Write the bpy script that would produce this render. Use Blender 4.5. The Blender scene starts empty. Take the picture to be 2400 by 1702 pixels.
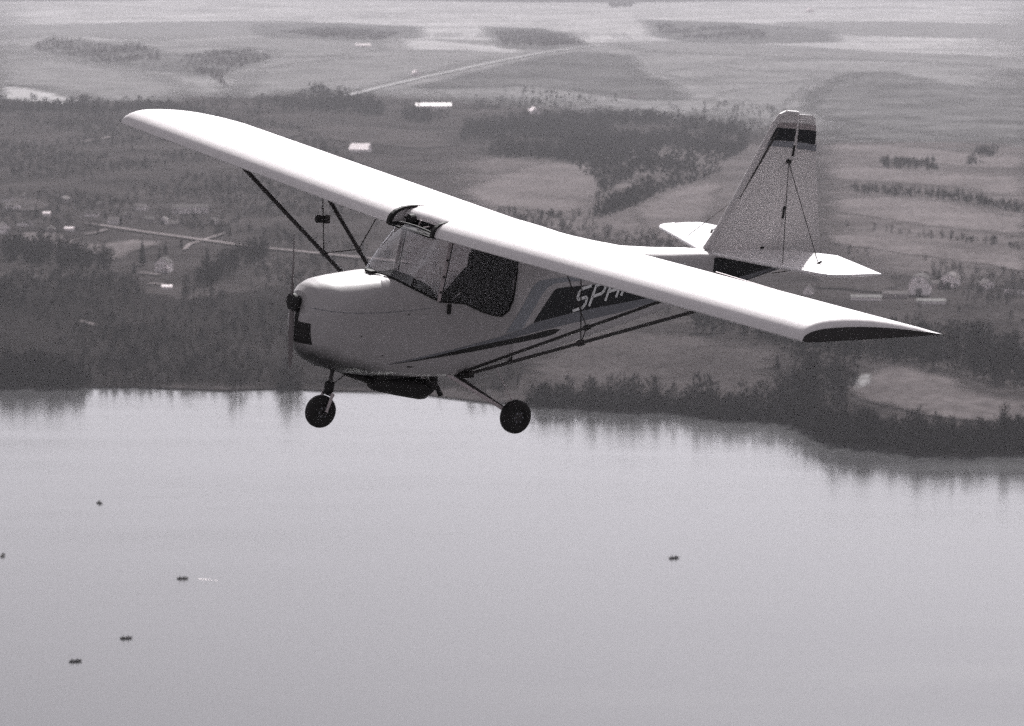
import bpy, bmesh, math, random
from math import sin, cos, pi, radians, sqrt, atan2, exp
from mathutils import Vector, Matrix

rnd = random.Random(7)
S = bpy.context.scene
COL = S.collection

# ------------------------------------------------------------------ camera, sky, sun, exposure
FPX, IW, IH = 7325.9, 2400.0, 1702.0
CAM_H = 185.0
PITCH = radians(7.4733)
cam_d = bpy.data.cameras.new('camera')
cam_d.sensor_width = 36.0
cam_d.lens = 36.0 * FPX / IW
cam_d.clip_start = 0.5
cam_d.clip_end = 80000
cam_d.dof.use_dof = True
cam_d.dof.focus_distance = 26.2
cam_d.dof.aperture_fstop = 5.0
cam = bpy.data.objects.new('camera', cam_d)
COL.objects.link(cam)
cam.location = (0, 0, CAM_H)
cam.rotation_euler = (pi / 2 - PITCH, 0, 0)
S.camera = cam

SUN_EL, SUN_AZ = radians(43.0), radians(10.8)      # azimuth clockwise from +Y
sun_vec = Vector((sin(SUN_AZ) * cos(SUN_EL), cos(SUN_AZ) * cos(SUN_EL), sin(SUN_EL)))
world = bpy.data.worlds.new('World')
S.world = world
world.use_nodes = True
wn = world.node_tree
wn.nodes.clear()
w_out = wn.nodes.new('ShaderNodeOutputWorld')
w_bg = wn.nodes.new('ShaderNodeBackground')
w_sky = wn.nodes.new('ShaderNodeTexSky')
w_sky.sky_type = 'NISHITA'
w_sky.sun_disc = False
w_sky.sun_elevation = SUN_EL
w_sky.sun_rotation = SUN_AZ
w_sky.altitude = 200
w_sky.air_density = 1.0
w_sky.dust_density = 2.6
w_bw = wn.nodes.new('ShaderNodeRGBToBW')           # black-and-white film
w_mul = wn.nodes.new('ShaderNodeMix')
w_mul.data_type = 'RGBA'
w_mul.blend_type = 'MULTIPLY'
w_mul.inputs[0].default_value = 1.0
w_mul.inputs[7].default_value = (1.01, 0.98, 1.05, 1)
wn.links.new(w_sky.outputs[0], w_bw.inputs[0])
wn.links.new(w_bw.outputs[0], w_mul.inputs[6])
wn.links.new(w_mul.outputs[2], w_bg.inputs['Color'])
w_bg.inputs['Strength'].default_value = 0.107
wn.links.new(w_bg.outputs[0], w_out.inputs['Surface'])

sun_d = bpy.data.lights.new('sun', 'SUN')
sun_d.energy = 5.0
sun_d.angle = radians(0.53)
sun_d.color = (1.0, 0.99, 0.97)
sun = bpy.data.objects.new('sun', sun_d)
COL.objects.link(sun)
sun.rotation_euler = sun_vec.to_track_quat('Z', 'Y').to_euler()
sun.location = (0, 0, 400)

S.view_settings.view_transform = 'Standard'
S.view_settings.look = 'None'
S.view_settings.exposure = 0.5
S.view_settings.gamma = 1.0
S.view_settings.use_curve_mapping = False
S.render.engine = 'CYCLES'
S.cycles.use_denoising = False                     # leaves a fine grain, as on the fast film used
S.cycles.use_adaptive_sampling = True
S.cycles.adaptive_threshold = 0.055
S.cycles.adaptive_min_samples = 16
S.cycles.max_bounces = 8
S.cycles.caustics_reflective = False
S.cycles.caustics_refractive = False
S.cycles.sample_clamp_indirect = 1.5
S.cycles.transparent_max_bounces = 24

# ------------------------------------------------------------------ materials
TINT = (1.10, 0.965, 0.985)


def mat(name, v, rough=0.8, metal=0.0, var=0.0, scale=1.0, bump=0.0, bscale=None, spec=0.5, detail=4.0, tint=TINT, coat=0.0):
    """grey paint / ground material; v = albedo, var = relative noise variation in object space"""
    m = bpy.data.materials.new(name)
    m.use_nodes = True
    nt = m.node_tree
    b = nt.nodes['Principled BSDF']
    b.inputs['Roughness'].default_value = rough
    b.inputs['Metallic'].default_value = metal
    b.inputs['Specular IOR Level'].default_value = spec
    b.inputs['Coat Weight'].default_value = coat
    c = tuple(min(1, v * t) for t in tint)
    b.inputs['Base Color'].default_value = (*c, 1)
    if var or bump:
        tc = nt.nodes.new('ShaderNodeTexCoord')
    if var:
        n1 = nt.nodes.new('ShaderNodeTexNoise')
        n1.inputs['Scale'].default_value = scale
        n1.inputs['Detail'].default_value = detail
        n1.inputs['Roughness'].default_value = 0.62
        r = nt.nodes.new('ShaderNodeValToRGB')
        lo, hi = v * (1 - var), v * (1 + var)
        r.color_ramp.elements[0].position = 0.32
        r.color_ramp.elements[1].position = 0.68
        r.color_ramp.elements[0].color = (*[min(1, lo * t) for t in tint], 1)
        r.color_ramp.elements[1].color = (*[min(1, hi * t) for t in tint], 1)
        nt.links.new(tc.outputs['Object'], n1.inputs['Vector'])
        nt.links.new(n1.outputs[0], r.inputs[0])
        nt.links.new(r.outputs[0], b.inputs['Base Color'])
    if bump:
        n2 = nt.nodes.new('ShaderNodeTexNoise')
        n2.inputs['Scale'].default_value = bscale or scale
        n2.inputs['Detail'].default_value = 3
        bn = nt.nodes.new('ShaderNodeBump')
        bn.inputs['Strength'].default_value = bump
        bn.inputs['Distance'].default_value = 0.02
        nt.links.new(tc.outputs['Object'], n2.inputs['Vector'])
        nt.links.new(n2.outputs[0], bn.inputs['Height'])
        nt.links.new(bn.outputs[0], b.inputs['Normal'])
    return m


M = {}
M['paint'] = mat('white_paint', 0.50, 0.42, tint=(1.045, 0.985, 0.995), var=0.05, scale=3.0, bump=0.06, bscale=6.0)
M['fabric'] = mat('white_doped_fabric', 0.76, 0.32, tint=(1.045, 0.985, 0.995), var=0.03, scale=4.0, bump=0.05, bscale=9.0)
M['navy'] = mat('dark_blue_paint', 0.010, 0.4, tint=(0.9, 0.95, 1.3))
M['blackp'] = mat('black_stripe_paint', 0.012, 0.4)
M['greyp'] = mat('grey_stripe_paint', 0.22, 0.45, tint=(0.97, 0.98, 1.08))
M['bluegrey'] = mat('pale_blue_stripe_paint', 0.33, 0.45, tint=(0.96, 0.99, 1.08))
M['letter'] = mat('white_lettering', 0.9, 0.5, tint=(1, 1, 1))
M['black'] = mat('black_rubber', 0.012, 0.75, var=0.3, scale=30)
M['tyre'] = mat('tyre_rubber', 0.016, 0.8, var=0.3, scale=20)
M['rim'] = mat('dull_alloy', 0.035, 0.6)
M['tube'] = mat('dark_painted_tube', 0.035, 0.6)
M['alloy'] = mat('pale_alloy', 0.5, 0.6)
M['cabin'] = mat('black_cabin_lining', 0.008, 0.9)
M['exhaust'] = mat('sooty_exhaust_steel', 0.014, 0.7, var=0.4, scale=8)
M['paleband'] = mat('pale_tail_stripe_paint', 0.27, 0.45)
M['propgrey'] = mat('grey_propeller_blade', 0.17, 0.5)
M['cloth'] = mat('dark_jacket', 0.010, 0.9, var=0.3, scale=12)
M['skin'] = mat('skin', 0.20, 0.6, tint=(1.1, 0.95, 0.9))
M['tiprib'] = mat('tip_rib_in_shade', 0.03, 0.6)  # dark end face: shade below the rounded tip is put into its colour
M['inlet'] = mat('inlet_shade', 0.02, 0.7, var=0.3, scale=60)


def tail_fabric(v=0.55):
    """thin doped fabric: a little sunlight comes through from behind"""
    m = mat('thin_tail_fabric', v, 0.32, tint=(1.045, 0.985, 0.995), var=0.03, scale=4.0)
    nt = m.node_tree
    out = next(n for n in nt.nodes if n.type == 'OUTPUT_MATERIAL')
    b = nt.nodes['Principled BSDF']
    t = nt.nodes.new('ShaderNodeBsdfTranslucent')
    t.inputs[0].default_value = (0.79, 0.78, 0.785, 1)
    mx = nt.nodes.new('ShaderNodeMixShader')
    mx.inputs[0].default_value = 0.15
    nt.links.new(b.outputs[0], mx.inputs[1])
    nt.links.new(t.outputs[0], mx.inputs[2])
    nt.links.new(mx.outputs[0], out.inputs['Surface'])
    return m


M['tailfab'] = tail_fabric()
M['stabfab'] = tail_fabric(0.95)  # tailplane copy paler than the fin: stronger skylight put into its colour
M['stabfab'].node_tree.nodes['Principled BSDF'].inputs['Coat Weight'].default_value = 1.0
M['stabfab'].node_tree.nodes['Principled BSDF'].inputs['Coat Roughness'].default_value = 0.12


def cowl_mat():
    """white paint, unevenly darker towards the lower nose"""
    m = mat('nose_darkened_white_paint', 0.42, 0.42, tint=(1.045, 0.985, 0.995), var=0.05, scale=3.0, bump=0.06, bscale=6.0)
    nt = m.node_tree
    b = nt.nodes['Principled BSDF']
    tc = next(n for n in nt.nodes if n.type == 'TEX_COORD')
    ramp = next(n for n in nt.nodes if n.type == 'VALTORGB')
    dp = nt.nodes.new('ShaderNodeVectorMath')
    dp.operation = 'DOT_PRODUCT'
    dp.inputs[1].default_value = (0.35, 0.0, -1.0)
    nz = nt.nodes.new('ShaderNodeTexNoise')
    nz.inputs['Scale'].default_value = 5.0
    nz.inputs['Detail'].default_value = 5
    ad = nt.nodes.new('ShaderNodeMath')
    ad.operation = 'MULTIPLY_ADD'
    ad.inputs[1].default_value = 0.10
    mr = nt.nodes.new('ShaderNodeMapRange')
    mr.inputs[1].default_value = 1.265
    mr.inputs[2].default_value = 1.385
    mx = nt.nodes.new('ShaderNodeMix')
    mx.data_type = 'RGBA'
    mx.inputs[7].default_value = (0.05, 0.048, 0.05, 1)  # dark tone mixed in towards the lower front
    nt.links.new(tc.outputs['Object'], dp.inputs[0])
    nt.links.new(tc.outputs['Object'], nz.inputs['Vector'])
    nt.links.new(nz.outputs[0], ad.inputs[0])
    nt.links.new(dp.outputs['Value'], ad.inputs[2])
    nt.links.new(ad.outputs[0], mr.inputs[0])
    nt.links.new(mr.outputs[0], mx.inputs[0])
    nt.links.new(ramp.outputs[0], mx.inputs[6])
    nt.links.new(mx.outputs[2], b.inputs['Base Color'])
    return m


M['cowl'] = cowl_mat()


def glass_mat(name, veil, scatter=0.45):
    m = bpy.data.materials.new(name)
    m.use_nodes = True
    nt = m.node_tree
    nt.nodes.clear()
    o = nt.nodes.new('ShaderNodeOutputMaterial')
    mx = nt.nodes.new('ShaderNodeMixShader')
    tr = nt.nodes.new('ShaderNodeBsdfTransparent')
    tr.inputs[0].default_value = (0.93, 0.92, 0.93, 1)
    gl = nt.nodes.new('ShaderNodeBsdfGlossy')
    gl.inputs['Roughness'].default_value = 0.06
    gl.inputs['Color'].default_value = (0.9, 0.9, 0.92, 1)
    lw = nt.nodes.new('ShaderNodeLayerWeight')
    pw = nt.nodes.new('ShaderNodeMath')
    pw.operation = 'POWER'
    pw.inputs[1].default_value = 4.0
    ml = nt.nodes.new('ShaderNodeMath')
    ml.operation = 'MULTIPLY_ADD'
    ml.inputs[1].default_value = 0.6
    ml.inputs[2].default_value = veil
    nt.links.new(lw.outputs['Facing'], pw.inputs[0])
    nt.links.new(pw.outputs[0], ml.inputs[0])
    nt.links.new(ml.outputs[0], mx.inputs[0])
    tl = nt.nodes.new('ShaderNodeBsdfTranslucent')   # scuffed plastic scatters back light at grazing view
    tl.inputs[0].default_value = (0.8, 0.8, 0.82, 1)
    m2 = nt.nodes.new('ShaderNodeMixShader')
    m2.inputs[0].default_value = scatter
    nt.links.new(gl.outputs[0], m2.inputs[1])
    nt.links.new(tl.outputs[0], m2.inputs[2])
    nt.links.new(tr.outputs[0], mx.inputs[1])
    nt.links.new(m2.outputs[0], mx.inputs[2])
    nt.links.new(mx.outputs[0], o.inputs['Surface'])
    return m


M['glass'] = glass_mat('clear_side_glazing', 0.05, 0.0)
M['screen'] = glass_mat('scuffed_windscreen_sheet', 0.17)


def water_mat():
    m = bpy.data.materials.new('lake_water')
    m.use_nodes = True
    nt = m.node_tree
    b = nt.nodes['Principled BSDF']
    b.inputs['Base Color'].default_value = (0.055, 0.054, 0.057, 1)
    b.inputs['IOR'].default_value = 1.333
    tc = nt.nodes.new('ShaderNodeTexCoord')
    mp = nt.nodes.new('ShaderNodeMapping')
    mp.inputs['Scale'].default_value = (1.0, 1.6, 1)
    nt.links.new(tc.outputs['Object'], mp.inputs['Vector'])
    n1 = nt.nodes.new('ShaderNodeTexNoise')
    n1.inputs['Scale'].default_value = 0.9
    n1.inputs['Detail'].default_value = 3
    n3 = nt.nodes.new('ShaderNodeTexNoise')          # wind patches modulate the ripple height
    n3.inputs['Scale'].default_value = 0.012
    n3.inputs['Detail'].default_value = 3
    mr = nt.nodes.new('ShaderNodeMapRange')
    mr.inputs[1].default_value = 0.35
    mr.inputs[2].default_value = 0.7
    mr.inputs[3].default_value = 0.04
    mr.inputs[4].default_value = 0.13
    bn = nt.nodes.new('ShaderNodeBump')
    bn.inputs['Distance'].default_value = 0.25
    nt.links.new(mp.outputs[0], n1.inputs['Vector'])
    nt.links.new(mp.outputs[0], n3.inputs['Vector'])
    mp2 = nt.nodes.new('ShaderNodeMapping')          # long wind lanes change the gloss
    mp2.inputs['Scale'].default_value = (0.35, 1.6, 1)
    nt.links.new(tc.outputs['Object'], mp2.inputs['Vector'])
    n4 = nt.nodes.new('ShaderNodeTexNoise')
    n4.inputs['Scale'].default_value = 0.02
    n4.inputs['Detail'].default_value = 5
    mr4 = nt.nodes.new('ShaderNodeMapRange')
    mr4.inputs[1].default_value = 0.3
    mr4.inputs[2].default_value = 0.7
    mr4.inputs[3].default_value = 0.085
    mr4.inputs[4].default_value = 0.19
    nt.links.new(mp2.outputs[0], n4.inputs['Vector'])
    nt.links.new(n4.outputs[0], mr4.inputs[0])
    nt.links.new(mr4.outputs[0], b.inputs['Roughness'])
    nt.links.new(n3.outputs[0], mr.inputs[0])
    nt.links.new(mr.outputs[0], bn.inputs['Strength'])
    nt.links.new(n1.outputs[0], bn.inputs['Height'])
    nt.links.new(bn.outputs[0], b.inputs['Normal'])
    return m


M['water'] = water_mat()

# ------------------------------------------------------------------ mesh helpers


class MB:
    def __init__(s):
        s.v = []
        s.f = []

    def add(s, vs, fs):
        o = len(s.v)
        s.v += [tuple(p) for p in vs]
        s.f += [tuple(i + o for i in q) for q in fs]
        return s

    def box(s, c, d, rz=0.0):
        hx, hy, hz = d[0] / 2, d[1] / 2, d[2] / 2
        vs = []
        for z in (-hz, hz):
            for x, y in ((-hx, -hy), (hx, -hy), (hx, hy), (-hx, hy)):
                vs.append((c[0] + x * cos(rz) - y * sin(rz), c[1] + x * sin(rz) + y * cos(rz), c[2] + z))
        return s.add(vs, [(3, 2, 1, 0), (4, 5, 6, 7), (0, 1, 5, 4), (1, 2, 6, 5), (2, 3, 7, 6), (3, 0, 4, 7)])

    def tube(s, p0, p1, r0, r1=None, n=10, cap=True):
        r1 = r0 if r1 is None else r1
        p0, p1 = Vector(p0), Vector(p1)
        d = (p1 - p0).normalized()
        a = d.orthogonal().normalized()
        b = d.cross(a)
        vs = []
        for p, r in ((p0, r0), (p1, r1)):
            for k in range(n):
                t = 2 * pi * k / n
                vs.append(p + (a * cos(t) + b * sin(t)) * r)
        fs = [(k, (k + 1) % n, n + (k + 1) % n, n + k) for k in range(n)]
        if cap:
            fs += [tuple(range(n))[::-1], tuple(range(n, 2 * n))]
        return s.add(vs, fs)

    def path(s, pts, r, n=8):
        for a, b in zip(pts[:-1], pts[1:]):
            s.tube(a, b, r, r, n)
        return s

    def lathe(s, prof, axis_p, axis_d, n=24, close=False):
        """prof = [(t along axis, radius)]"""
        ax = Vector(axis_d).normalized()
        a = ax.orthogonal().normalized()
        b = ax.cross(a)
        o = Vector(axis_p)
        vs = []
        for t, r in prof:
            for k in range(n):
                q = 2 * pi * k / n
                vs.append(o + ax * t + (a * cos(q) + b * sin(q)) * r)
        m = len(prof)
        fs = []
        for i in range(m if close else m - 1):
            j = (i + 1) % m
            for k in range(n):
                k2 = (k + 1) % n
                fs.append((i * n + k, i * n + k2, j * n + k2, j * n + k))
        if not close:
            fs += [tuple(range(n))[::-1], tuple(range((m - 1) * n, m * n))]
        return s.add(vs, fs)

    def loft(s, secs, closed=False, cap0=False, cap1=False):
        n = len(secs[0])
        vs = [p for q in secs for p in q]
        fs = []
        for i in range(len(secs) - 1):
            for k in range(n if closed else n - 1):
                k2 = (k + 1) % n
                fs.append((i * n + k, i * n + k2, (i + 1) * n + k2, (i + 1) * n + k))
        if cap0:
            fs.append(tuple(range(n))[::-1])
        if cap1:
            fs.append(tuple(range((len(secs) - 1) * n, len(secs) * n)))
        return s.add(vs, fs)

    def prism(s, poly, fn0, fn1):
        """extrude 2D polygon: fn0/fn1 map (a,b) -> 3D for the two faces"""
        n = len(poly)
        vs = [fn0(*q) for q in poly] + [fn1(*q) for q in poly]
        fs = [tuple(range(n))[::-1], tuple(range(n, 2 * n))] + [(k, (k + 1) % n, n + (k + 1) % n, n + k) for k in range(n)]
        return s.add(vs, fs)

    def mesh(s, name, m=None, smooth=False, angle=None):
        me = bpy.data.meshes.new(name)
        me.from_pydata(s.v, [], s.f)
        me.validate()
        if m:
            me.materials.append(m)
        bm = bmesh.new()
        bm.from_mesh(me)
        bmesh.ops.recalc_face_normals(bm, faces=bm.faces)
        if smooth:
            lim = radians(angle or 40)
            for f in bm.faces:
                f.smooth = True
            for e in bm.edges:
                if len(e.link_faces) == 2 and e.calc_face_angle(0) > lim:
                    e.smooth = False
        bm.to_mesh(me)
        bm.free()
        return me

    def build(s, name, m, parent=None, smooth=False, angle=None):
        o = bpy.data.objects.new(name, s.mesh(name, m, smooth, angle))
        COL.objects.link(o)
        if parent:
            o.parent = parent
        return o


def tag(o, label=None, cat=None, group=None, kind=None):
    if label:
        o['label'] = label
    if cat:
        o['category'] = cat
    if group:
        o['group'] = group
    if kind:
        o['kind'] = kind
    return o


def empty(name, loc=(0, 0, 0), rz=0.0):
    o = bpy.data.objects.new(name, None)
    COL.objects.link(o)
    o.location = loc
    o.rotation_euler = (0, 0, rz)
    o.empty_display_size = 0.5
    return o


def copy_tree(o, parent=None):
    c = o.copy()
    COL.objects.link(c)
    c.parent = parent
    for ch in list(o.children):
        copy_tree(ch, c)
    return c


def lerp_tab(tab, x):
    tab = sorted(tab)
    if x <= tab[0][0]:
        return tab[0][1]
    for (a, va), (b, vb) in zip(tab[:-1], tab[1:]):
        if x <= b:
            return va + (vb - va) * (x - a) / (b - a)
    return tab[-1][1]


# ------------------------------------------------------------------ terrain
def at0(u, v, z=0.0):
    """survey helper: plan position of a point seen at (u, v) on a level z"""
    dx, dz = (u - IW / 2) / FPX, (v - IH / 2) / FPX
    d = Vector((dx, cos(PITCH) - dz * sin(PITCH), -sin(PITCH) - dz * cos(PITCH)))
    t = (z - CAM_H) / d.z
    return Vector((0, 0, CAM_H)) + d * t


SHORE_PX = [(0, 914), (90, 912), (190, 909), (300, 909), (420, 914), (540, 917), (640, 914), (760, 917), (860, 919), (960, 922),
            (1100, 940), (1240, 953), (1400, 961), (1560, 967), (1690, 984), (1790, 986), (1850, 992), (1880, 1006), (1930, 1034), (2000, 1047),
            (2150, 1063), (2280, 1068), (2400, 1063)]
SHORE = [tuple(at0(u, v).xy) for u, v in SHORE_PX]
SHORE = [(-26000, 6000), (-6000, 2600), (-1200, 1480), (-420, 1352)] + SHORE + [(330, 1185), (520, 1240), (1100, 1150), (5000, 2200), (26000, 5200)]


def shore_y(x):
    # smooth (cosine) interpolation plus a little wander
    for (a, ya), (b, yb) in zip(SHORE[:-1], SHORE[1:]):
        if x <= b:
            t = max(0, (x - a) / (b - a))
            return ya + (yb - ya) * t + 1.0 * sin(x * 0.11) + 0.6 * sin(x * 0.27 + 1)
    return SHORE[-1][1]


def hgt(x, y):
    d = y - shore_y(x)
    if d < 0:
        d = 0
    k = 1 - exp(-d / 500.0)
    r = sin(x / 310 + 0.6) * cos(y / 390 + 0.3) * 3.5 + sin(x / 520 + y / 640) * 5.0 + sin(y / 900 - x / 1100 + 2) * 6.0 + 15.0
    return 0.55 + min(d, 40) * 0.03 + k * r


def at(u, v):
    z = 0.0
    for _ in range(30):
        p = at0(u, v, z)
        z = z + 0.6 * (hgt(p.x, p.y) - z)
    return Vector((p.x, p.y, z))


def m_ground(name, v, var, s1, s2, feathered=False, tint=TINT):
    """open ground: two noise octaves (broad patches and tufts) on the base albedo"""
    m = mat(name, v, 0.95, var=var, scale=s1, spec=0.0, detail=8, tint=tint)
    nt = m.node_tree
    b = nt.nodes['Principled BSDF']
    tc = next(n for n in nt.nodes if n.type == 'TEX_COORD')
    n = nt.nodes.new('ShaderNodeTexNoise')
    n.inputs['Scale'].default_value = s2
    n.inputs['Detail'].default_value = 6
    mr = nt.nodes.new('ShaderNodeMapRange')
    mr.inputs[1].default_value = 0.3
    mr.inputs[2].default_value = 0.7
    mr.inputs[3].default_value = 0.72
    mr.inputs[4].default_value = 1.3
    mx = nt.nodes.new('ShaderNodeMix')
    mx.data_type = 'RGBA'
    mx.blend_type = 'MULTIPLY'
    mx.inputs[0].default_value = 1
    ramp = next(k for k in nt.nodes if k.type == 'VALTORGB')
    nt.links.new(tc.outputs['Object'], n.inputs['Vector'])
    nt.links.new(n.outputs[0], mr.inputs[0])
    nt.links.new(ramp.outputs[0], mx.inputs[6])
    nt.links.new(mr.outputs[0], mx.inputs[7])
    nt.links.new(mx.outputs[2], b.inputs['Base Color'])
    if feathered:
        at_ = nt.nodes.new('ShaderNodeAttribute')
        at_.attribute_name = 'inner'
        nn = nt.nodes.new('ShaderNodeTexNoise')
        nn.inputs['Scale'].default_value = 0.06
        nn.inputs['Detail'].default_value = 6
        ad = nt.nodes.new('ShaderNodeMath')
        ad.operation = 'ADD'
        mf = nt.nodes.new('ShaderNodeMapRange')
        mf.inputs[1].default_value = 0.45
        mf.inputs[2].default_value = 1.15
        tr = nt.nodes.new('ShaderNodeBsdfTransparent')
        ms = nt.nodes.new('ShaderNodeMixShader')
        out = next(k for k in nt.nodes if k.type == 'OUTPUT_MATERIAL')
        nt.links.new(tc.outputs['Object'], nn.inputs['Vector'])
        nt.links.new(at_.outputs['Fac'], ad.inputs[0])
        nt.links.new(nn.outputs[0], ad.inputs[1])
        nt.links.new(ad.outputs[0], mf.inputs[0])
        nt.links.new(mf.outputs[0], ms.inputs[0])
        nt.links.new(tr.outputs[0], ms.inputs[1])
        nt.links.new(b.outputs[0], ms.inputs[2])
        nt.links.new(ms.outputs[0], out.inputs['Surface'])
    return m


M['ground'] = m_ground('dormant_scrub_ground', 0.032, 0.45, 0.012, 0.15)
M['f_pale'] = m_ground('pale_stubble', 0.30, 0.25, 0.02, 0.2, True, (1.03, 0.99, 1.01))
M['f_light'] = m_ground('light_winter_field', 0.15, 0.25, 0.015, 0.2, True, (1.03, 0.99, 1.01))
M['f_mid'] = m_ground('dull_winter_field', 0.045, 0.3, 0.015, 0.25, True)
M['f_dark'] = m_ground('dark_brush_floor', 0.014, 0.3, 0.015, 0.25, True)
M['f_far'] = m_ground('far_farmland_with_haze', 0.29, 0.35, 0.004, 0.05, True, (1.03, 0.99, 1.01))  # pale fields, with part of the distance haze put into the colour
M['f_base'] = m_ground('thin_winter_pasture', 0.075, 0.35, 0.010, 0.15, True)
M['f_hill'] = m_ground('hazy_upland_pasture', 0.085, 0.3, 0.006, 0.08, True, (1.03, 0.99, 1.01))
M['f_wood'] = m_ground('leaf_litter_under_far_woods', 0.095, 0.35, 0.012, 0.06, True, (1.03, 0.99, 1.01))
M['f_soft'] = m_ground('fallow_field', 0.105, 0.3, 0.012, 0.2, True)
M['f_open'] = m_ground('open_rolling_farmland', 0.155, 0.35, 0.006, 0.08, True, (1.03, 0.99, 1.01))  # farmland tone raised as well, carrying some of the far haze
M['road'] = m_ground('pale_gravel_road', 0.17, 0.15, 0.05, 0.6)
M['road_far'] = m_ground('pale_concrete_road', 0.30, 0.1, 0.05, 0.6, False, (1.02, 0.99, 1.01))
M['dirt'] = m_ground('pale_bare_earth', 0.12, 0.3, 0.05, 0.4)

# land: rows run inland from the shoreline
xs = []
x = -420.0
while x <= 400:
    xs.append(x)
    x += 5.0
st = 8.0
x = 400.0
right = []
while x < 25000:
    x += st
    st *= 1.09
    right.append(min(x, 25000))
st = 8.0
x = -420.0
left = []
while x > -25000:
    x -= st
    st *= 1.09
    left.append(max(x, -25000))
xs = left[::-1] + xs + right
ds = [0, 2, 6, 12, 20]
d = 20.0
st = 10.0
while d < 24000:
    st = min(st * 1.04, 46.0 if d < 11000 else 900.0)
    d += st
    ds.append(d)
mb = MB()
nx = len(xs)
rows = []
for j, d in enumerate([-1] + ds):
    row = []
    for x in xs:
        y = shore_y(x)
        if d < 0:
            row.append((x, y - 0.4, -0.6))
        else:
            row.append((x, y + d, hgt(x, y + d)))
    rows.append(row)
mb.loft(rows)
tag(mb.build('ground', M['ground'], None, smooth=True, angle=70), kind='structure')

mb = MB()
mb.add([(-25000, -9000, 0), (25000, -9000, 0), (25000, 6100, 0), (-25000, 6100, 0)], [(0, 1, 2, 3)])
tag(mb.build('lake', M['water']), kind='structure')


def drape(name, poly_xy, m, off, step=45.0, jit=0.0, feather=0.0):
    """lay a polygon of ground cover on the terrain, cut on a grid so that it follows the relief"""
    if jit:
        out = []
        n = len(poly_xy)
        for i in range(n):
            a, b = Vector(poly_xy[i]), Vector(poly_xy[(i + 1) % n])
            k = max(1, int((b - a).length / (jit * 4)))
            for q in range(min(k, 24)):
                p = a.lerp(b, q / min(k, 24))
                out.append((p.x + rnd.uniform(-jit, jit), p.y + rnd.uniform(-jit, jit) * 1.5))
        poly_xy = out
    bm = bmesh.new()
    bm.faces.new([bm.verts.new((p[0], p[1], 0)) for p in poly_xy])
    bmesh.ops.triangulate(bm, faces=bm.faces[:])
    x0, x1 = min(p[0] for p in poly_xy), max(p[0] for p in poly_xy)
    y0, y1 = min(p[1] for p in poly_xy), max(p[1] for p in poly_xy)
    if feather:
        step = max(10.0, min(90.0, sqrt((x1 - x0) * (y1 - y0)) / 14))
    for ax, a, b in ((0, x0, x1), (1, y0, y1)):
        k = math.ceil((a + 1) / step) * step
        while k < b - 1:
            co = (k, 0, 0) if ax == 0 else (0, k, 0)
            no = (1, 0, 0) if ax == 0 else (0, 1, 0)
            bmesh.ops.bisect_plane(bm, geom=bm.verts[:] + bm.edges[:] + bm.faces[:], plane_co=co, plane_no=no)
            k += step
    lay = bm.verts.layers.float.new('inner')
    size = sqrt((x1 - x0) * (y1 - y0))
    fade = feather * size
    segs = [(Vector(poly_xy[i]), Vector(poly_xy[(i + 1) % len(poly_xy)])) for i in range(len(poly_xy))]
    for v in bm.verts:
        if fade > 0:
            p2 = v.co.xy
            dm = 1e9
            for a, b in segs:
                ab = b - a
                t = max(0, min(1, (p2 - a).dot(ab) / max(ab.length_squared, 1e-9)))
                dm = min(dm, (p2 - a - ab * t).length_squared)
            v[lay] = min(1.0, sqrt(dm) / fade)
        else:
            v[lay] = 1.0
        v.co.z = hgt(v.co.x, v.co.y) + off
    bmesh.ops.recalc_face_normals(bm, faces=bm.faces)
    if sum(f.normal.z for f in bm.faces) < 0:
        bmesh.ops.reverse_faces(bm, faces=bm.faces)
    me = bpy.data.meshes.new(name)
    bm.to_mesh(me)
    bm.free()
    me.materials.append(m)
    o = bpy.data.objects.new(name, me)
    COL.objects.link(o)
    return tag(o, kind='structure')


def field(poly_px, m, off=0.45, jit=3.0):
    return drape('field', [tuple(at(u, v).xy) for u, v in poly_px], M[m], off, jit=jit, feather=0.075)


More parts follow.
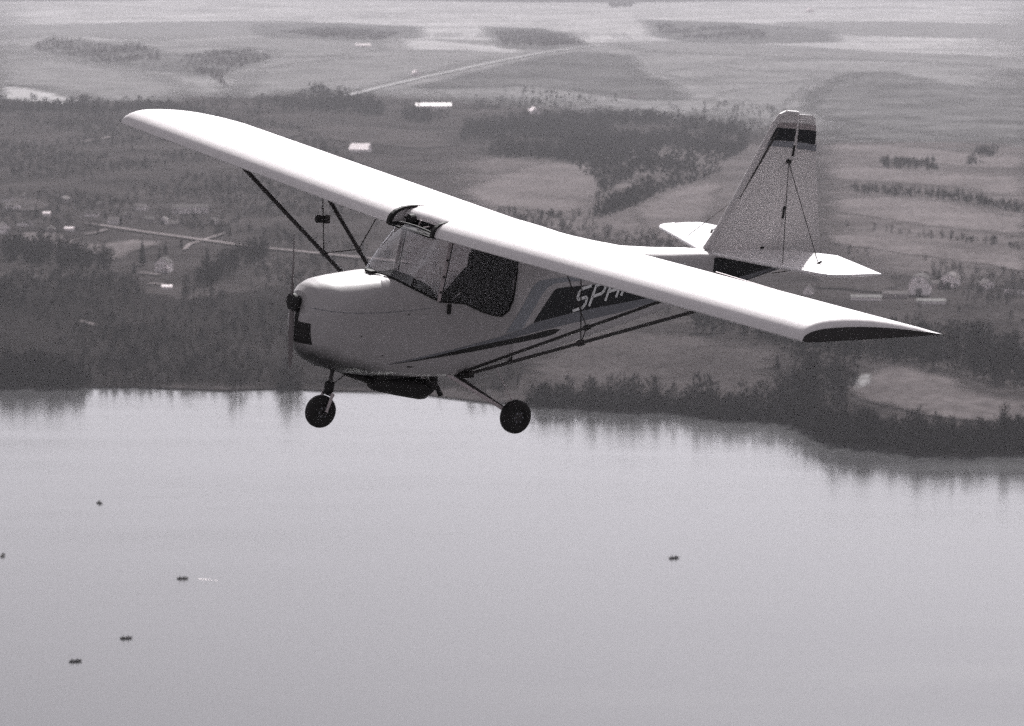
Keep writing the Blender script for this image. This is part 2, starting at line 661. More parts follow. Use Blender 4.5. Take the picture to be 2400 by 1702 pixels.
FIELDS = [
    ('f_open', [(-160, 236), (250, 236), (480, 232), (800, 228), (1050, 240), (1300, 262), (1700, 300), (1900, 345), (2560, 370), (2560, 60), (1300, 60), (-160, 60)]),
    ('f_base', [(1880, 335), (2150, 330), (2480, 340), (2480, 700), (2200, 660), (1960, 640), (1880, 560)]),
    ('f_base', [(1020, 380), (1300, 350), (1700, 330), (1880, 345), (1880, 600), (1600, 590), (1300, 560), (1060, 500)]),
    ('f_dark', [(-60, 648), (260, 655), (420, 700), (700, 660), (1000, 670), (1240, 790), (1225, 930), (960, 918), (640, 911), (200, 906), (-60, 908)]),
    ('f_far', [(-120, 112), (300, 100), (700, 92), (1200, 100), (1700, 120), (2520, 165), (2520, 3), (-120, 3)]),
    ('f_pale', [(0, 203), (60, 205), (140, 222), (200, 238), (150, 247), (60, 239), (0, 232)]),
    ('f_light', [(-40, 122), (60, 120), (250, 152), (420, 182), (480, 206), (440, 240), (300, 240), (205, 238), (140, 220), (60, 203), (-40, 200)]),
    ('f_light', [(560, 168), (640, 152), (820, 134), (1000, 128), (1190, 132), (1340, 112), (815, 226), (720, 215), (600, 232), (520, 230), (545, 192)]),
    ('f_pale', [(933, 94), (985, 92), (1060, 98), (1190, 110), (1260, 122), (1180, 128), (1060, 118), (960, 118), (925, 110)]),
    ('f_light', [(-60, 60), (300, 52), (700, 48), (1000, 66), (900, 84), (600, 86), (330, 100), (140, 86), (-60, 100)]),
    ('f_light', [(400, 108), (640, 96), (900, 100), (920, 118), (800, 130), (660, 142), (600, 116)]),
    ('f_light', [(1800, 52), (2100, 50), (2500, 60), (2500, 96), (2100, 88), (1850, 78)]),
    ('f_light', [(1380, 100), (1560, 96), (1800, 104), (2050, 120), (2300, 130), (2480, 150), (2480, 176), (2200, 150), (1900, 140), (1640, 128), (1480, 122)]),
    ('f_light', [(1525, 174), (1600, 160), (1680, 152), (1760, 165), (1900, 176), (1940, 186), (1830, 198), (1700, 196), (1580, 183)]),
    ('f_light', [(1645, 238), (1700, 213), (1800, 200), (1920, 192), (1888, 216), (1850, 250), (1750, 248)]),
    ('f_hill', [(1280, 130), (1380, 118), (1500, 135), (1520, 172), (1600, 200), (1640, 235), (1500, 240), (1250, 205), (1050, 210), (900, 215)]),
    ('f_hill', [(1865, 252), (1890, 218), (1960, 184), (2060, 178), (2200, 204), (2440, 224), (2440, 340), (2150, 333), (1980, 328), (1925, 345), (1920, 282)]),
    ('f_wood', [(60, 118), (120, 84), (190, 88), (270, 104), (340, 100), (400, 124), (440, 126), (530, 112), (610, 112), (660, 138), (610, 158), (550, 178), (590, 222), (520, 226), (470, 184), (400, 172), (320, 166), (250, 158), (160, 142)]),
    ('f_wood', [(1120, 62), (1280, 66), (1350, 80), (1400, 108), (1290, 118), (1160, 114)]),
    ('f_wood', [(1490, 44), (1620, 50), (1760, 54), (1960, 72), (1990, 100), (1760, 104), (1600, 100), (1510, 84)]),
    ('f_wood', [(580, 56), (800, 54), (1000, 62), (1010, 90), (820, 96), (600, 88)]),
    ('f_wood', [(1860, 262), (1880, 214), (1970, 172), (2090, 166), (2250, 200), (2470, 214), (2470, 330), (2200, 322), (2000, 300)]),
    ('f_soft', [(1930, 345), (1962, 333), (2200, 350), (2300, 362), (2420, 356), (2420, 400), (2230, 392), (2050, 372), (1935, 366)]),
    ('f_soft', [(1925, 378), (2050, 392), (2230, 410), (2420, 418), (2420, 478), (2230, 440), (2010, 428), (1928, 420)]),
    ('f_soft', [(1940, 470), (2080, 462), (2240, 478), (2420, 515), (2420, 560), (2200, 536), (1980, 505), (1935, 498)]),
    ('f_soft', [(1935, 545), (2100, 562), (2300, 592), (2420, 605), (2420, 640), (2280, 622), (2100, 596), (1985, 580), (1935, 570)]),
    ('f_soft', [(1060, 450), (1180, 402), (1280, 380), (1400, 392), (1440, 440), (1380, 500), (1250, 500), (1130, 485)]),
    ('f_soft', [(1470, 492), (1560, 448), (1700, 416), (1680, 520), (1600, 540), (1500, 540)]),
    ('f_mid', [(900, 300), (1050, 310), (1080, 345), (960, 350), (760, 330), (700, 305), (780, 290)]),
    ('f_soft', [(120, 545), (230, 575), (300, 560), (380, 572), (330, 590), (255, 616), (200, 595), (120, 580), (20, 568), (10, 550)]),
    ('f_mid', [(1215, 930), (1240, 850), (1300, 800), (1450, 778), (1600, 787), (1843, 829), (1825, 870), (1790, 915), (1750, 946), (1600, 942), (1400, 932)]),
    ('f_base', [(1975, 915), (2005, 882), (2062, 862), (2130, 866), (2230, 892), (2340, 935), (2430, 948), (2430, 1005), (2200, 985), (2060, 955)]),
    ('f_light', [(1985, 912), (2010, 884), (2062, 864), (2056, 884), (2030, 904), (2004, 922)]),
    ('f_mid', [(1910, 640), (2080, 652), (2120, 675), (2080, 690), (1900, 676)]),
    ('f_mid', [(0, 465), (60, 462), (120, 480), (100, 500), (0, 494)]),
    ('f_mid', [(560, 300), (640, 296), (720, 318), (640, 330)]),
]
for k, (mk, pl) in enumerate(FIELDS):
    field(pl, mk, 0.45 + 0.012 * k)


def road(name, px, width, m='road', off=1.0):
    P = [at(u, v) for u, v in px]
    L, R = [], []
    for i, p in enumerate(P):
        a, b = P[max(0, i - 1)], P[min(len(P) - 1, i + 1)]
        d = (b - a).to_2d().normalized()
        nrm = Vector((-d.y, d.x)) * width / 2
        L.append(tuple(p.xy + nrm))
        R.append(tuple(p.xy - nrm))
    return drape(name, L + R[::-1], M[m], off)


road('road', [(205, 526), (330, 545), (480, 566), (600, 582), (760, 598), (960, 618)], 5.0)
road('road', [(815, 226), (900, 205), (1000, 182), (1120, 156), (1240, 132), (1340, 116), (1420, 108)], 10.5, 'road_far', off=1.6)
road('track', [(475, 566), (500, 558), (528, 548)], 2.6)
road('track', [(470, 568), (445, 575), (432, 588)], 2.6, off=1.05)
road('track', [(190, 335), (230, 328), (262, 322)], 6.0, 'dirt')
road('track', [(200, 552), (225, 548), (250, 540)], 4.0, 'dirt')
road('track', [(325, 642), (350, 644), (376, 648)], 3.5, 'dirt')
road('track', [(345, 667), (385, 670)], 3.0, 'dirt')
road('track', [(190, 756), (225, 766)], 3.5, 'dirt')
road('track', [(1860, 984), (1880, 988), (1896, 998)], 4.0, 'dirt', off=0.9)

# ------------------------------------------------------------------ trees
M['bark'] = mat('grey_bark', 0.030, 0.95, var=0.35, scale=0.5, spec=0.0)
M['twig'] = mat('bare_twigs', 0.028, 0.95, var=0.4, scale=0.05, spec=0.0)
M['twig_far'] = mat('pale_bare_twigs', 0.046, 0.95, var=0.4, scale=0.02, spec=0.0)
M['twig_pale'] = mat('haze_pale_twigs', 0.13, 0.95, var=0.3, scale=0.01, spec=0.0)  # far twigs paled: distance haze put into their colour
M['needle'] = mat('dark_conifer_needles', 0.026, 0.9, var=0.4, scale=0.3, spec=0.0)


def bare_tree(r, H=14.0, W=3.6, twigs=170, tl=(1.2, 2.6), tw=(0.10, 0.22), limbs=9, base_c=0.52):
    """returns (trunk MB, crown MB): leafless tree, upswept limbs and a haze of fine twigs"""
    tk, cr = MB(), MB()
    lean = Vector((r.uniform(-.05, .05), r.uniform(-.05, .05), 1)).normalized()
    top = lean * H * 0.72
    tk.tube((0, 0, -0.6), lean * H * 0.35, 0.30, 0.2, 6, False)
    tk.tube(lean * H * 0.35, top, 0.2, 0.06, 5, False)
    for i in range(limbs):
        t = r.uniform(0.28, 0.68)
        b = lean * H * t
        a = 2.4 * i + r.uniform(-.4, .4)
        ln = W * r.uniform(0.6, 1.05) * (1.25 - t)
        e = b + Vector((cos(a) * ln, sin(a) * ln, ln * r.uniform(0.9, 1.6)))
        tk.tube(b, e, 0.09, 0.025, 4, False)
    for i in range(twigs):
        # position in an egg-shaped crown, denser toward the outside
        a = r.uniform(0, 2 * pi)
        zz = r.uniform(-1, 1)
        rr = (r.random() ** 0.45)
        prof = sqrt(max(0, 1 - zz * zz)) * (1.1 - 0.25 * zz)
        lump = 0.8 + 0.28 * sin(3 * a + zz * 4 + H)
        p = Vector((cos(a) * W * rr * prof * lump, sin(a) * W * rr * prof * lump, H * (base_c + (1 - base_c) * .95 * zz * (0.6 + 0.4 * rr))))
        out = Vector((p.x, p.y, 0)) / max(W, .1) + Vector((r.uniform(-.5, .5), r.uniform(-.5, .5), r.uniform(0.5, 1.4)))
        out.normalize()
        sd = out.cross(Vector((r.uniform(-1, 1), r.uniform(-1, 1), r.uniform(-1, 1)))).normalized()
        ln, wd = r.uniform(*tl), r.uniform(*tw)
        cr.add([p - sd * wd, p + sd * wd, p + out * ln], [(0, 1, 2)])
    return tk, cr


def conifer(r, H=11.0, W=2.4, n=190):
    tk, cr = MB(), MB()
    tk.tube((0, 0, -0.5), (0, 0, H * 0.95), 0.22, 0.03, 6, False)
    for i in range(n):
        t = (i + r.random()) / n
        z = H * (0.08 + 0.92 * t)
        a = 2.4 * i + r.uniform(-.4, .4)
        ln = (W * (1 - t) ** 0.85 + 0.15) * r.uniform(0.75, 1.1)
        c = Vector((cos(a), sin(a), 0))
        s_ = Vector((-sin(a), cos(a), 0))
        wd = 0.18 * ln + 0.15
        b = Vector((0, 0, z + ln * 0.15))
        e = c * ln + Vector((0, 0, z - ln * r.uniform(.05, .3)))
        mid = c * ln * 0.55 + Vector((0, 0, z + ln * 0.02))
        cr.add([b, mid + s_ * wd, e, mid - s_ * wd], [(0, 1, 2), (0, 2, 3)])
    return tk, cr


PROTO = []
rp = random.Random(3)
for H, W, n in ((14, 3.7, 260), (16, 4.0, 290), (12, 3.0, 210), (10, 3.2, 200), (15, 3.0, 240), (13, 4.3, 290)):
    tk, cr = bare_tree(rp, H, W, n)
    PROTO.append((tk.mesh('trunk', M['bark']), cr.mesh('crown', M['twig']), H))
CON = []
for H, W, n in ((11, 2.4, 190), (13, 2.9, 220), (9, 2.2, 160)):
    tk, cr = conifer(rp, H, W, n)
    CON.append((tk.mesh('trunk', M['bark']), cr.mesh('crown', M['needle']), H))


def put_tree(name, proto, p, sc, rz, label, cat, group):
    e = empty(name, (p.x, p.y, hgt(p.x, p.y) - 0.1), rz)
    e.scale = (sc, sc, sc * rnd.uniform(0.9, 1.12))
    tag(e, label, cat, group)
    for nm, me in (('trunk', proto[0]), ('crown', proto[1])):
        o = bpy.data.objects.new(nm, me)
        COL.objects.link(o)
        o.parent = e
    return e


def shore_row(u0, u1, n, d0, d1, s0, s1, label, group):
    for i in range(n):
        u = u0 + (u1 - u0) * (i + rnd.uniform(0.1, 0.9)) / n
        # shoreline row: x from the image column at the shoreline range
        v = lerp_tab(SHORE_PX, u)
        q = at0(u, v)
        dd = rnd.uniform(d0, d1)
        f = 1 + dd / max(q.y, 1)
        p = Vector((q.x * f, shore_y(q.x * f) + dd, 0))
        put_tree('bare_tree', rnd.choice(PROTO), p, rnd.uniform(s0, s1), rnd.uniform(0, 6.28), label, 'tree', group)


shore_row(1880, 2420, 104, 1.0, 11, 0.6, 0.95, 'bare grey tree in the dense stand along the jutting right-hand shore', 'trees on the right-hand point')
shore_row(1245, 1875, 84, 1.0, 9, 0.36, 0.7, 'bare tree in the dark row along the bank below the open field', 'trees along the field bank')
shore_row(8, 195, 42, 1.0, 26, 0.55, 0.9, 'bare tree in the dark clump on the far left shore', 'trees of the left shore clump')
shore_row(535, 575, 2, 1.5, 4, 0.6, 0.75, 'bare tree standing alone on the low bank left of the nose wheel', 'lone trees on the low bank')
shore_row(655, 700, 4, 1.5, 5, 0.75, 0.9, 'bare tree in the small bunch on the bank behind the nose wheel', 'trees behind the nose wheel')

CONIFERS = [
    (334, 622, 1.15, 1, 'tall dark conifer standing left of the white gabled house'),
    (314, 640, 0.9, 2, 'narrow dark conifer nearest the left of the white gabled house'),
    (486, 634, 1.05, 1, 'pointed dark conifer on its own right of the white gabled house'),
    (388, 606, 1.0, 0, 'broad dark evergreen rising behind the white gabled house'),
    (374, 604, 0.8, 2, 'smaller evergreen close behind the white gabled house roof'),
    (425, 580, 0.7, 2, 'small dark evergreen below the road where the track leaves it'),
    (283, 527, 0.75, 0, 'dark evergreen standing just above the left end of the road'),
    (247, 512, 0.7, 2, 'thin dark evergreen left of the parked white roofs'),
    (85, 512, 0.9, 0, 'round dark evergreen beside the small bright roof at far left'),
    (133, 497, 0.7, 2, 'low dark evergreen right of the small bright roof at far left'),
    (310, 353, 0.75, 2, 'small lone evergreen in the scrub under the far wing tip'),
    (1822, 862, 0.8, 2, 'lone dark evergreen at the upper corner of the open shore field'),
]
for u, v, sc, k, lb in CONIFERS:
    p = at(u, v)
    put_tree('conifer_tree', CON[k], p, sc, rnd.uniform(0, 6), lb, 'tree', 'evergreens among the houses')

# --- woodland masses too dense to count: one mesh per belt
FAR = []
rq = random.Random(11)


def proto_np(H, W, n, tl, tw, limbs, conif=False):
    tk, cr = bare_tree(rq, H, W, n, tl, tw, limbs)
    mb = MB()
    mb.add(tk.v, tk.f)
    mb.add(cr.v, cr.f)
    return mb


MIDP = [proto_np(H, W, n, (1.6, 3.2), (0.28, 0.5), 3) for H, W, n in ((13, 3.6, 60), (15, 4.0, 70), (11, 3.3, 54), (9, 3.0, 46))]


def far_proto(H, W, n):
    mb = MB()
    mb.tube((0, 0, -0.5), (0, 0, H * .6), 0.3, 0.15, 3, False)
    _, cr = bare_tree(rq, H, W, n, (2.6, 4.6), (0.7, 1.25), 0)
    mb.add(cr.v, cr.f)
    return mb


FARP = [far_proto(H, W, n) for H, W, n in ((13, 4.2, 18), (15, 4.6, 20), (11, 4.0, 16))]


def inside(poly, x, y):
    c = False
    n = len(poly)
    for i in range(n):
        x1, y1 = poly[i]
        x2, y2 = poly[(i + 1) % n]
        if (y1 > y) != (y2 > y) and x < (x2 - x1) * (y - y1) / (y2 - y1) + x1:
            c = not c
    return c


def plant(polys, area_per, protos, smin, smax, name, label, patchy=0.0, avoid=(), tm='twig'):
    V, F = [], []
    cnt = 0
    avoid_xy = [[tuple(at(u, v).xy) for u, v in pl] for pl in avoid]
    for pl in polys:
        P = [tuple(at(u, v).xy) for u, v in pl]
        x0, x1 = min(p[0] for p in P), max(p[0] for p in P)
        y0, y1 = min(p[1] for p in P), max(p[1] for p in P)
        n = int((x1 - x0) * (y1 - y0) / area_per)
        for _ in range(n):
            x, y = rq.uniform(x0, x1), rq.uniform(y0, y1)
            if not inside(P, x, y) or y < shore_y(x) + 1.5:
                continue
            if any(inside(a, x, y) for a in avoid_xy):
                continue
            if patchy:
                g = sin(x / 37 + 1.3 * sin(y / 61)) + sin(y / 83 + 1.7 * sin(x / 53 + 2)) + 0.6 * sin(x / 17 + y / 29)
                if g < rq.uniform(-patchy, patchy) * 1.6:
                    continue
            sc = rq.uniform(smin, smax)
            a = rq.uniform(0, 6.28)
            ca, sa = cos(a) * sc, sin(a) * sc
            pr = rq.choice(protos)
            z = hgt(x, y) - 0.1
            o = len(V)
            V.extend([(x + vx * ca - vy * sa, y + vx * sa + vy * ca, z + vz * sc) for vx, vy, vz in pr.v])
            F.extend([tuple(i + o for i in f) for f in pr.f])
            cnt += 1
    me = bpy.data.meshes.new(name)
    me.from_pydata(V, [], F)
    me.materials.append(M[tm])
    o = bpy.data.objects.new(name, me)
    COL.objects.link(o)
    tag(o, label, 'woodland', kind='stuff')
    return cnt


NF = [p for k, p in FIELDS]


def bank_brush():
    V, F = [], []
    for u0, u1, n, dmax in ((0, 200, 420, 16), (1235, 1880, 1100, 11), (1880, 2420, 1100, 12), (650, 705, 30, 4)):
        for _ in range(n):
            u = rq.uniform(u0, u1)
            qx = at0(u, lerp_tab(SHORE_PX, u)).x
            dd = rq.uniform(0.2, dmax)
            y = shore_y(qx) + dd
            pr = rq.choice(MIDP)
            sc = rq.uniform(.10, .26)
            a = rq.uniform(0, 6.28)
            ca, sa = cos(a) * sc * 1.6, sin(a) * sc * 1.6
            z = hgt(qx, y) - 0.2
            o = len(V)
            V.extend([(qx + vx * ca - vy * sa, y + vx * sa + vy * ca, z + vz * sc) for vx, vy, vz in pr.v])
            F.extend([tuple(i + o for i in f) for f in pr.f])
    me = bpy.data.meshes.new('bank_brush')
    me.from_pydata(V, [], F)
    me.materials.append(M['twig'])
    o = bpy.data.objects.new('bank_brush', me)
    COL.objects.link(o)
    tag(o, 'low bare brush growing at the foot of the shoreline trees', 'brush', kind='stuff')


bank_brush()
n1 = plant([
    # thick belts near the lake
    [(1600, 775), (1760, 795), (1900, 835), (2050, 844), (2240, 874), (2420, 922), (2420, 815), (2250, 795), (2100, 795), (1900, 800), (1720, 768)],
    [(1850, 880), (1905, 862), (2005, 895), (1968, 945), (1995, 1000), (2100, 1032), (2250, 1047), (2420, 1046), (2420, 1056), (2150, 1058), (1990, 1042), (1890, 1003), (1800, 968), (1780, 958), (1815, 915)],
    [(0, 583), (65, 580), (157, 588), (210, 603), (262, 620), (250, 642), (157, 638), (80, 626), (0, 613)],
    [(600, 590), (640, 600), (560, 640), (500, 668), (440, 690), (430, 680), (480, 645), (540, 615)],
    [(-20, 866), (90, 858), (190, 884), (200, 904), (-20, 908)],
    [(1215, 935), (1400, 938), (1600, 945), (1770, 952), (1850, 985), (1690, 980), (1560, 962), (1400, 956), (1240, 948)],
], 42, MIDP, 0.6, 0.95, 'woodland', 'bare dark woods massed along the lake shore and around the fields')
n2 = plant([
    [(-40, 640), (260, 650), (420, 690), (700, 650), (1000, 660), (1250, 780), (1240, 850), (1215, 930), (1100, 935), (950, 916), (640, 910), (200, 905), (-40, 905)],
], 24, MIDP, 0.18, 0.44, 'scrub', 'low bare scrub filling the slope between the road and the left shore', 0.8, avoid=[[(340, 610), (415, 610), (420, 720), (335, 720)]])
n3 = plant([
    [(-60, 245), (250, 250), (470, 255), (700, 300), (1000, 470), (1250, 620), (1250, 780), (1000, 640), (880, 600), (560, 560), (300, 530), (200, 500), (-60, 460)],
    [(-60, 470), (200, 505), (300, 540), (190, 560), (-60, 560)],
    [(640, 600), (900, 620), (1000, 660), (700, 650), (560, 660)],
    [(1060, 500), (1400, 505), (1700, 540), (1950, 640), (1900, 700), (2420, 720), (2420, 640), (2100, 640), (2400, 760), (1900, 790), (1560, 740), (1240, 700)],
], 75, MIDP, 0.2, 0.5, 'scattered_trees', 'scattered bare trees and brush over the country behind the wings', 0.7, avoid=NF[5:], tm='twig_far')
n4 = plant([
    [(1115, 285), (1230, 278), (1360, 283), (1555, 284), (1750, 316), (1780, 332), (1690, 395), (1490, 420), (1420, 455), (1330, 380), (1160, 370), (1060, 342)],
    [(1390, 503), (1500, 455), (1700, 398), (1712, 408), (1560, 450), (1480, 490), (1400, 515)],
    [(700, 228), (740, 219), (800, 223), (880, 238), (900, 266), (880, 276), (800, 264), (700, 262), (640, 267), (590, 278), (480, 257), (520, 247), (640, 242)],
    [(950, 254), (1060, 256), (1090, 272), (1000, 292), (940, 282)],
    [(-40, 246), (250, 252), (460, 258), (520, 275), (300, 272), (-40, 262)],
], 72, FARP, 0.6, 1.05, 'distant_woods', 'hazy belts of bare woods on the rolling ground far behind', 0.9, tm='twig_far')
n6 = plant([
    [(2060, 375), (2190, 380), (2200, 400), (2070, 395)],
    [(2290, 348), (2340, 350), (2320, 384), (2260, 392)],
    [(1990, 440), (2230, 452), (2420, 492), (2420, 508), (2220, 470), (2000, 455)],
    [(1915, 524), (2150, 548), (2420, 582), (2420, 594), (2150, 562), (1915, 534)],
    [(1985, 589), (2120, 603), (2260, 626), (2250, 640), (2110, 620), (1985, 603)],
    [(1390, 503), (1500, 455), (1700, 398), (1712, 408), (1560, 450), (1480, 490), (1400, 515)],
], 26, MIDP, 0.2, 0.45, 'hedgerows', 'bare hedgerow belts dividing the fields right of the fin', 0.4, tm='twig_far')
n7 = plant([
    [(85, 107), (130, 93), (180, 95), (260, 112), (330, 108), (370, 126), (380, 146), (400, 160), (330, 157), (270, 152), (170, 137), (80, 118)],
    [(400, 162), (440, 134), (520, 122), (590, 120), (640, 136), (600, 150), (540, 166), (520, 190), (560, 216), (530, 216), (490, 182), (440, 167)],
    [(1160, 74), (1270, 77), (1330, 86), (1370, 104), (1290, 110), (1180, 106)],
    [(1535, 56), (1600, 63), (1700, 63), (1790, 76), (1800, 92), (1700, 95), (1600, 90), (1545, 76)],
    [(1425, 6), (1490, 5), (1480, 18), (1430, 20)],
    [(640, 72), (800, 68), (940, 78), (900, 95), (760, 92)],
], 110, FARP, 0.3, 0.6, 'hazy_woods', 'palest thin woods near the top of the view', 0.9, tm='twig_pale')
n5 = plant([
    [(1110, 216), (1250, 212), (1500, 245), (1650, 245), (1860, 256), (1900, 330), (1780, 330), (1555, 280), (1360, 278), (1115, 278)],
], 300, FARP, 0.3, 0.6, 'far_brush', 'faint thin woods fading into the haze along the top', 0.6, avoid=NF[5:], tm='twig_far')
print('stuff trees', n1, n2, n3, n4, n5)

# ------------------------------------------------------------------ buildings
M['w_white'] = mat('white_clapboard', 0.90, 0.7, var=0.08, scale=1.5)
M['w_pale'] = mat('pale_barn_boards', 0.85, 0.8, var=0.15, scale=1.2)
M['w_grey'] = mat('weathered_grey_boards', 0.30, 0.85, var=0.2, scale=1.0)
M['w_dark'] = mat('dark_barn_boards', 0.10, 0.85, var=0.25, scale=1.0)
M['r_dark'] = mat('dark_shingle_roof', 0.06, 0.85, var=0.25, scale=1.0, spec=0.05)
M['r_grey'] = mat('grey_shingle_roof', 0.12, 0.8, var=0.2, scale=1.0, spec=0.05)
M['r_soft'] = mat('faded_shingle_roof', 0.085, 0.9, var=0.3, scale=0.8, spec=0.1)
M['r_pale'] = mat('dull_pale_roof', 0.085, 0.6, var=0.12, scale=0.8, spec=0.05)
M['r_white'] = mat('white_sheet_metal_roof', 0.80, 0.45, var=0.06, scale=0.6)
M['pane'] = mat('dark_window_pane', 0.02, 0.15)
M['trim'] = mat('window_trim', 0.7, 0.6)


def building(name, label, cat, u, v, W, L, wh, rh, yaw, wallm, roofm, style='gable', wins=(), doors=(), chimney=None, side_wins=0, porch=None, group=None):
    """gable end faces local -Y; W across the gable, L along the ridge"""
    p = at(u, v)
    e = empty(name, (p.x, p.y, p.z - 0.05), yaw)
    tag(e, label, cat, group)
    if style == 'gable':
        prof = [(-W / 2, wh), (0, wh + rh), (W / 2, wh)]
    elif style == 'gambrel':
        prof = [(-W / 2, wh), (-W * 0.33, wh + rh * 0.62), (0, wh + rh), (W * 0.33, wh + rh * 0.62), (W / 2, wh)]
    else:
        prof = [(-W / 2 * cos(pi * k / 12), wh + rh * sin(pi * k / 12)) for k in range(13)]
    mb = MB()
    poly = [(-W / 2, -0.5)] + prof + [(W / 2, -0.5)]
    mb.prism(poly, lambda a, b: (a, -L / 2, b), lambda a, b: (a, L / 2, b))
    mb.build('wall', M[wallm], e)
    # roof: one sheet with thickness that overhangs
    t, ov = 0.18, 0.45
    mb = MB()
    up = []
    for i, (a, b) in enumerate(prof):
        nx_ = a / (W / 2)
        up.append((a * (1 + (ov / (W / 2) if i in (0, len(prof) - 1) else 0)), b - (0.3 * rh / (W / 2) if i in (0, len(prof) - 1) and style == 'gable' else 0)))
    secs = []
    for y in (-L / 2 - ov, L / 2 + ov):
        secs.append([(a, y, b + 0.03) for a, b in up] + [(a, y, b + 0.03 + t) for a, b in up[::-1]])
    mb.loft(secs, closed=True, cap0=True, cap1=True)
    rf = mb.build('roof', M[roofm], e)
    if chimney:
        MB().box((chimney[0], chimney[1], wh + rh), (0.7, 0.7, 2.0)).build('chimney', M['w_grey'], rf)
    for (a, b, ww, hh) in wins:
        o = MB().box((a, -L / 2 - 0.03, b), (ww, 0.08, hh)).build('window', M['trim'], e)
        MB().box((a, -L / 2 - 0.085, b), (ww * 0.78, 0.04, hh * 0.82)).build('pane', M['pane'], o)
    for k in range(side_wins):
        yy = -L / 2 + L * (k + 0.5) / side_wins
        for sx in (-1, 1):
            o = MB().box((sx * (W / 2 + 0.03), yy, wh * 0.58), (0.08, 1.0, 1.3)).build('window', M['trim'], e)
            MB().box((sx * (W / 2 + 0.085), yy, wh * 0.58), (0.04, 0.8, 1.1)).build('pane', M['pane'], o)
    for (a, ww, hh) in doors:
        MB().box((a, -L / 2 - 0.05, hh / 2), (ww, 0.1, hh)).build('door', M['w_dark'], e)
    if porch:
        mb = MB()
        a, ww, hh, dd = porch
        mb.box((a, -L / 2 - dd / 2, hh), (ww, dd, 0.2))
        mb.box((a - ww / 2 + .1, -L / 2 - dd + .1, hh / 2), (0.15, 0.15, hh))
        mb.box((a + ww / 2 - .1, -L / 2 - dd + .1, hh / 2), (0.15, 0.15, hh))
        mb.build('porch', M['w_white'], e)
    return e


building('farmhouse', 'white two-storey gabled house among dark evergreens left of the nose', 'house', 384, 637, 7.6, 10, 5.2, 3.4, radians(-8), 'w_white', 'r_dark',
         wins=[(-2.2, 3.9, 1, 1.5), (0, 3.9, 1, 1.5), (2.2, 3.9, 1, 1.5), (-2.2, 1.4, 1, 1.5), (0.3, 1.4, 1, 1.5), (0, 6.6, .9, 1.2)], doors=[(2.2, 1.1, 2.1)], chimney=(0.4, 1.5), porch=(3.0, 3.2, 2.6, 2.0))
building('shed', 'small bright white shed by the slope below the gabled house', 'shed', 392, 678, 3.4, 5.0, 1.5, 0.8, radians(82), 'w_white', 'r_white')
building('barn', 'big pale barn with rounded gambrel end on the right, beyond the near wing tip', 'barn', 2156, 688, 10.6, 16, 5.0, 4.9, radians(-12), 'w_pale', 'r_dark', 'arch',
         wins=[(0, 7.2, 1.2, 1.4)], doors=[(0, 3.2, 3.4)])
building('barn', 'second smaller pale barn behind and right of the rounded barn', 'barn', 2226, 672, 8.5, 12, 4.0, 3.6, radians(-18), 'w_pale', 'r_grey', 'gambrel', wins=[(0, 5.0, 1, 1.2)], doors=[(0, 2.6, 3)])
building('shed', 'low grey shed between the two pale barns', 'shed', 2193, 674, 5, 7, 2.4, 1.4, radians(75), 'w_grey', 'r_grey')
building('house', 'small pale cottage at the right edge past the barns', 'house', 2312, 676, 5.2, 7, 2.8, 2.0, radians(20), 'w_pale', 'r_grey', wins=[(-1.2, 1.5, .8, 1.1), (1.2, 1.5, .8, 1.1)])
building('house', 'pale farmhouse farthest right, its roof ridge facing the lake', 'house', 2382, 690, 6.5, 11, 3.4, 2.8, radians(60), 'w_pale', 'r_dark', wins=[(-1.5, 1.8, .8, 1.1), (1.5, 1.8, .8, 1.1)], chimney=(0, 2))
building('poultry_house', 'long low white-roofed shed just right of the near wing edge', 'shed', 2030, 704, 4, 15, 1.8, 1.0, radians(86), 'w_white', 'r_pale')
building('poultry_house', 'long low white-roofed shed in front of the rounded barn', 'shed', 2182, 712, 4, 14, 1.6, 0.9, radians(86), 'w_white', 'r_pale')
building('shed', 'grey machine shed left of the rounded barn', 'shed', 2098, 698, 5, 12, 2.2, 1.3, radians(82), 'w_grey', 'r_grey')
building('cottage', 'tiny white cottage showing just above the near wing, right of the tail', 'house', 1894, 690, 4.2, 5, 2.8, 2.2, radians(-15), 'w_white', 'r_dark', wins=[(0, 1.6, .9, 1.1)])
building('long_building', 'long pale building with a row of windows above the road', 'building', 446, 500, 8, 24, 4.2, 2.0, radians(96), 'w_pale', 'r_soft', side_wins=8)
building('shed', 'bright white roof beside the evergreens at far left', 'shed', 110, 506, 3.4, 4.5, 1.8, 1.0, radians(86), 'w_white', 'r_white')
building('shed', 'bright white roof in the open left of where the road starts', 'shed', 163, 541, 3.2, 5.5, 1.6, 0.9, radians(80), 'w_white', 'r_white')
building('house', 'pale house with bright roof above the middle of the road', 'house', 352, 522, 5, 5.5, 2.6, 1.5, radians(85), 'w_grey', 'r_pale', wins=[(-1.2, 1.5, .8, 1.1), (1.2, 1.5, .8, 1.1)])
building('garage', 'small pale garage right of the bright-roofed house above the road', 'garage', 384, 524, 5, 6, 2.6, 1.8, radians(-10), 'w_pale', 'r_grey', doors=[(0, 2.6, 2.2)])
building('house', 'pale house cut by the left edge of the picture', 'house', 8, 547, 6.5, 8, 4.2, 2.4, radians(25), 'w_white', 'r_grey', wins=[(-1.5, 2.6, .8, 1.1), (1.5, 2.6, .8, 1.1)])
building('house', 'faint pale house up left of the far left evergreens', 'house', 30, 492, 6.5, 9, 3.0, 1.8, radians(70), 'w_pale', 'r_grey', wins=[(0, 1.6, .9, 1.1)])
building('barn', 'square bright white roof standing alone behind the far wing', 'barn', 845, 356, 17, 17, 2.6, 5.0, radians(80), 'w_white', 'r_white')
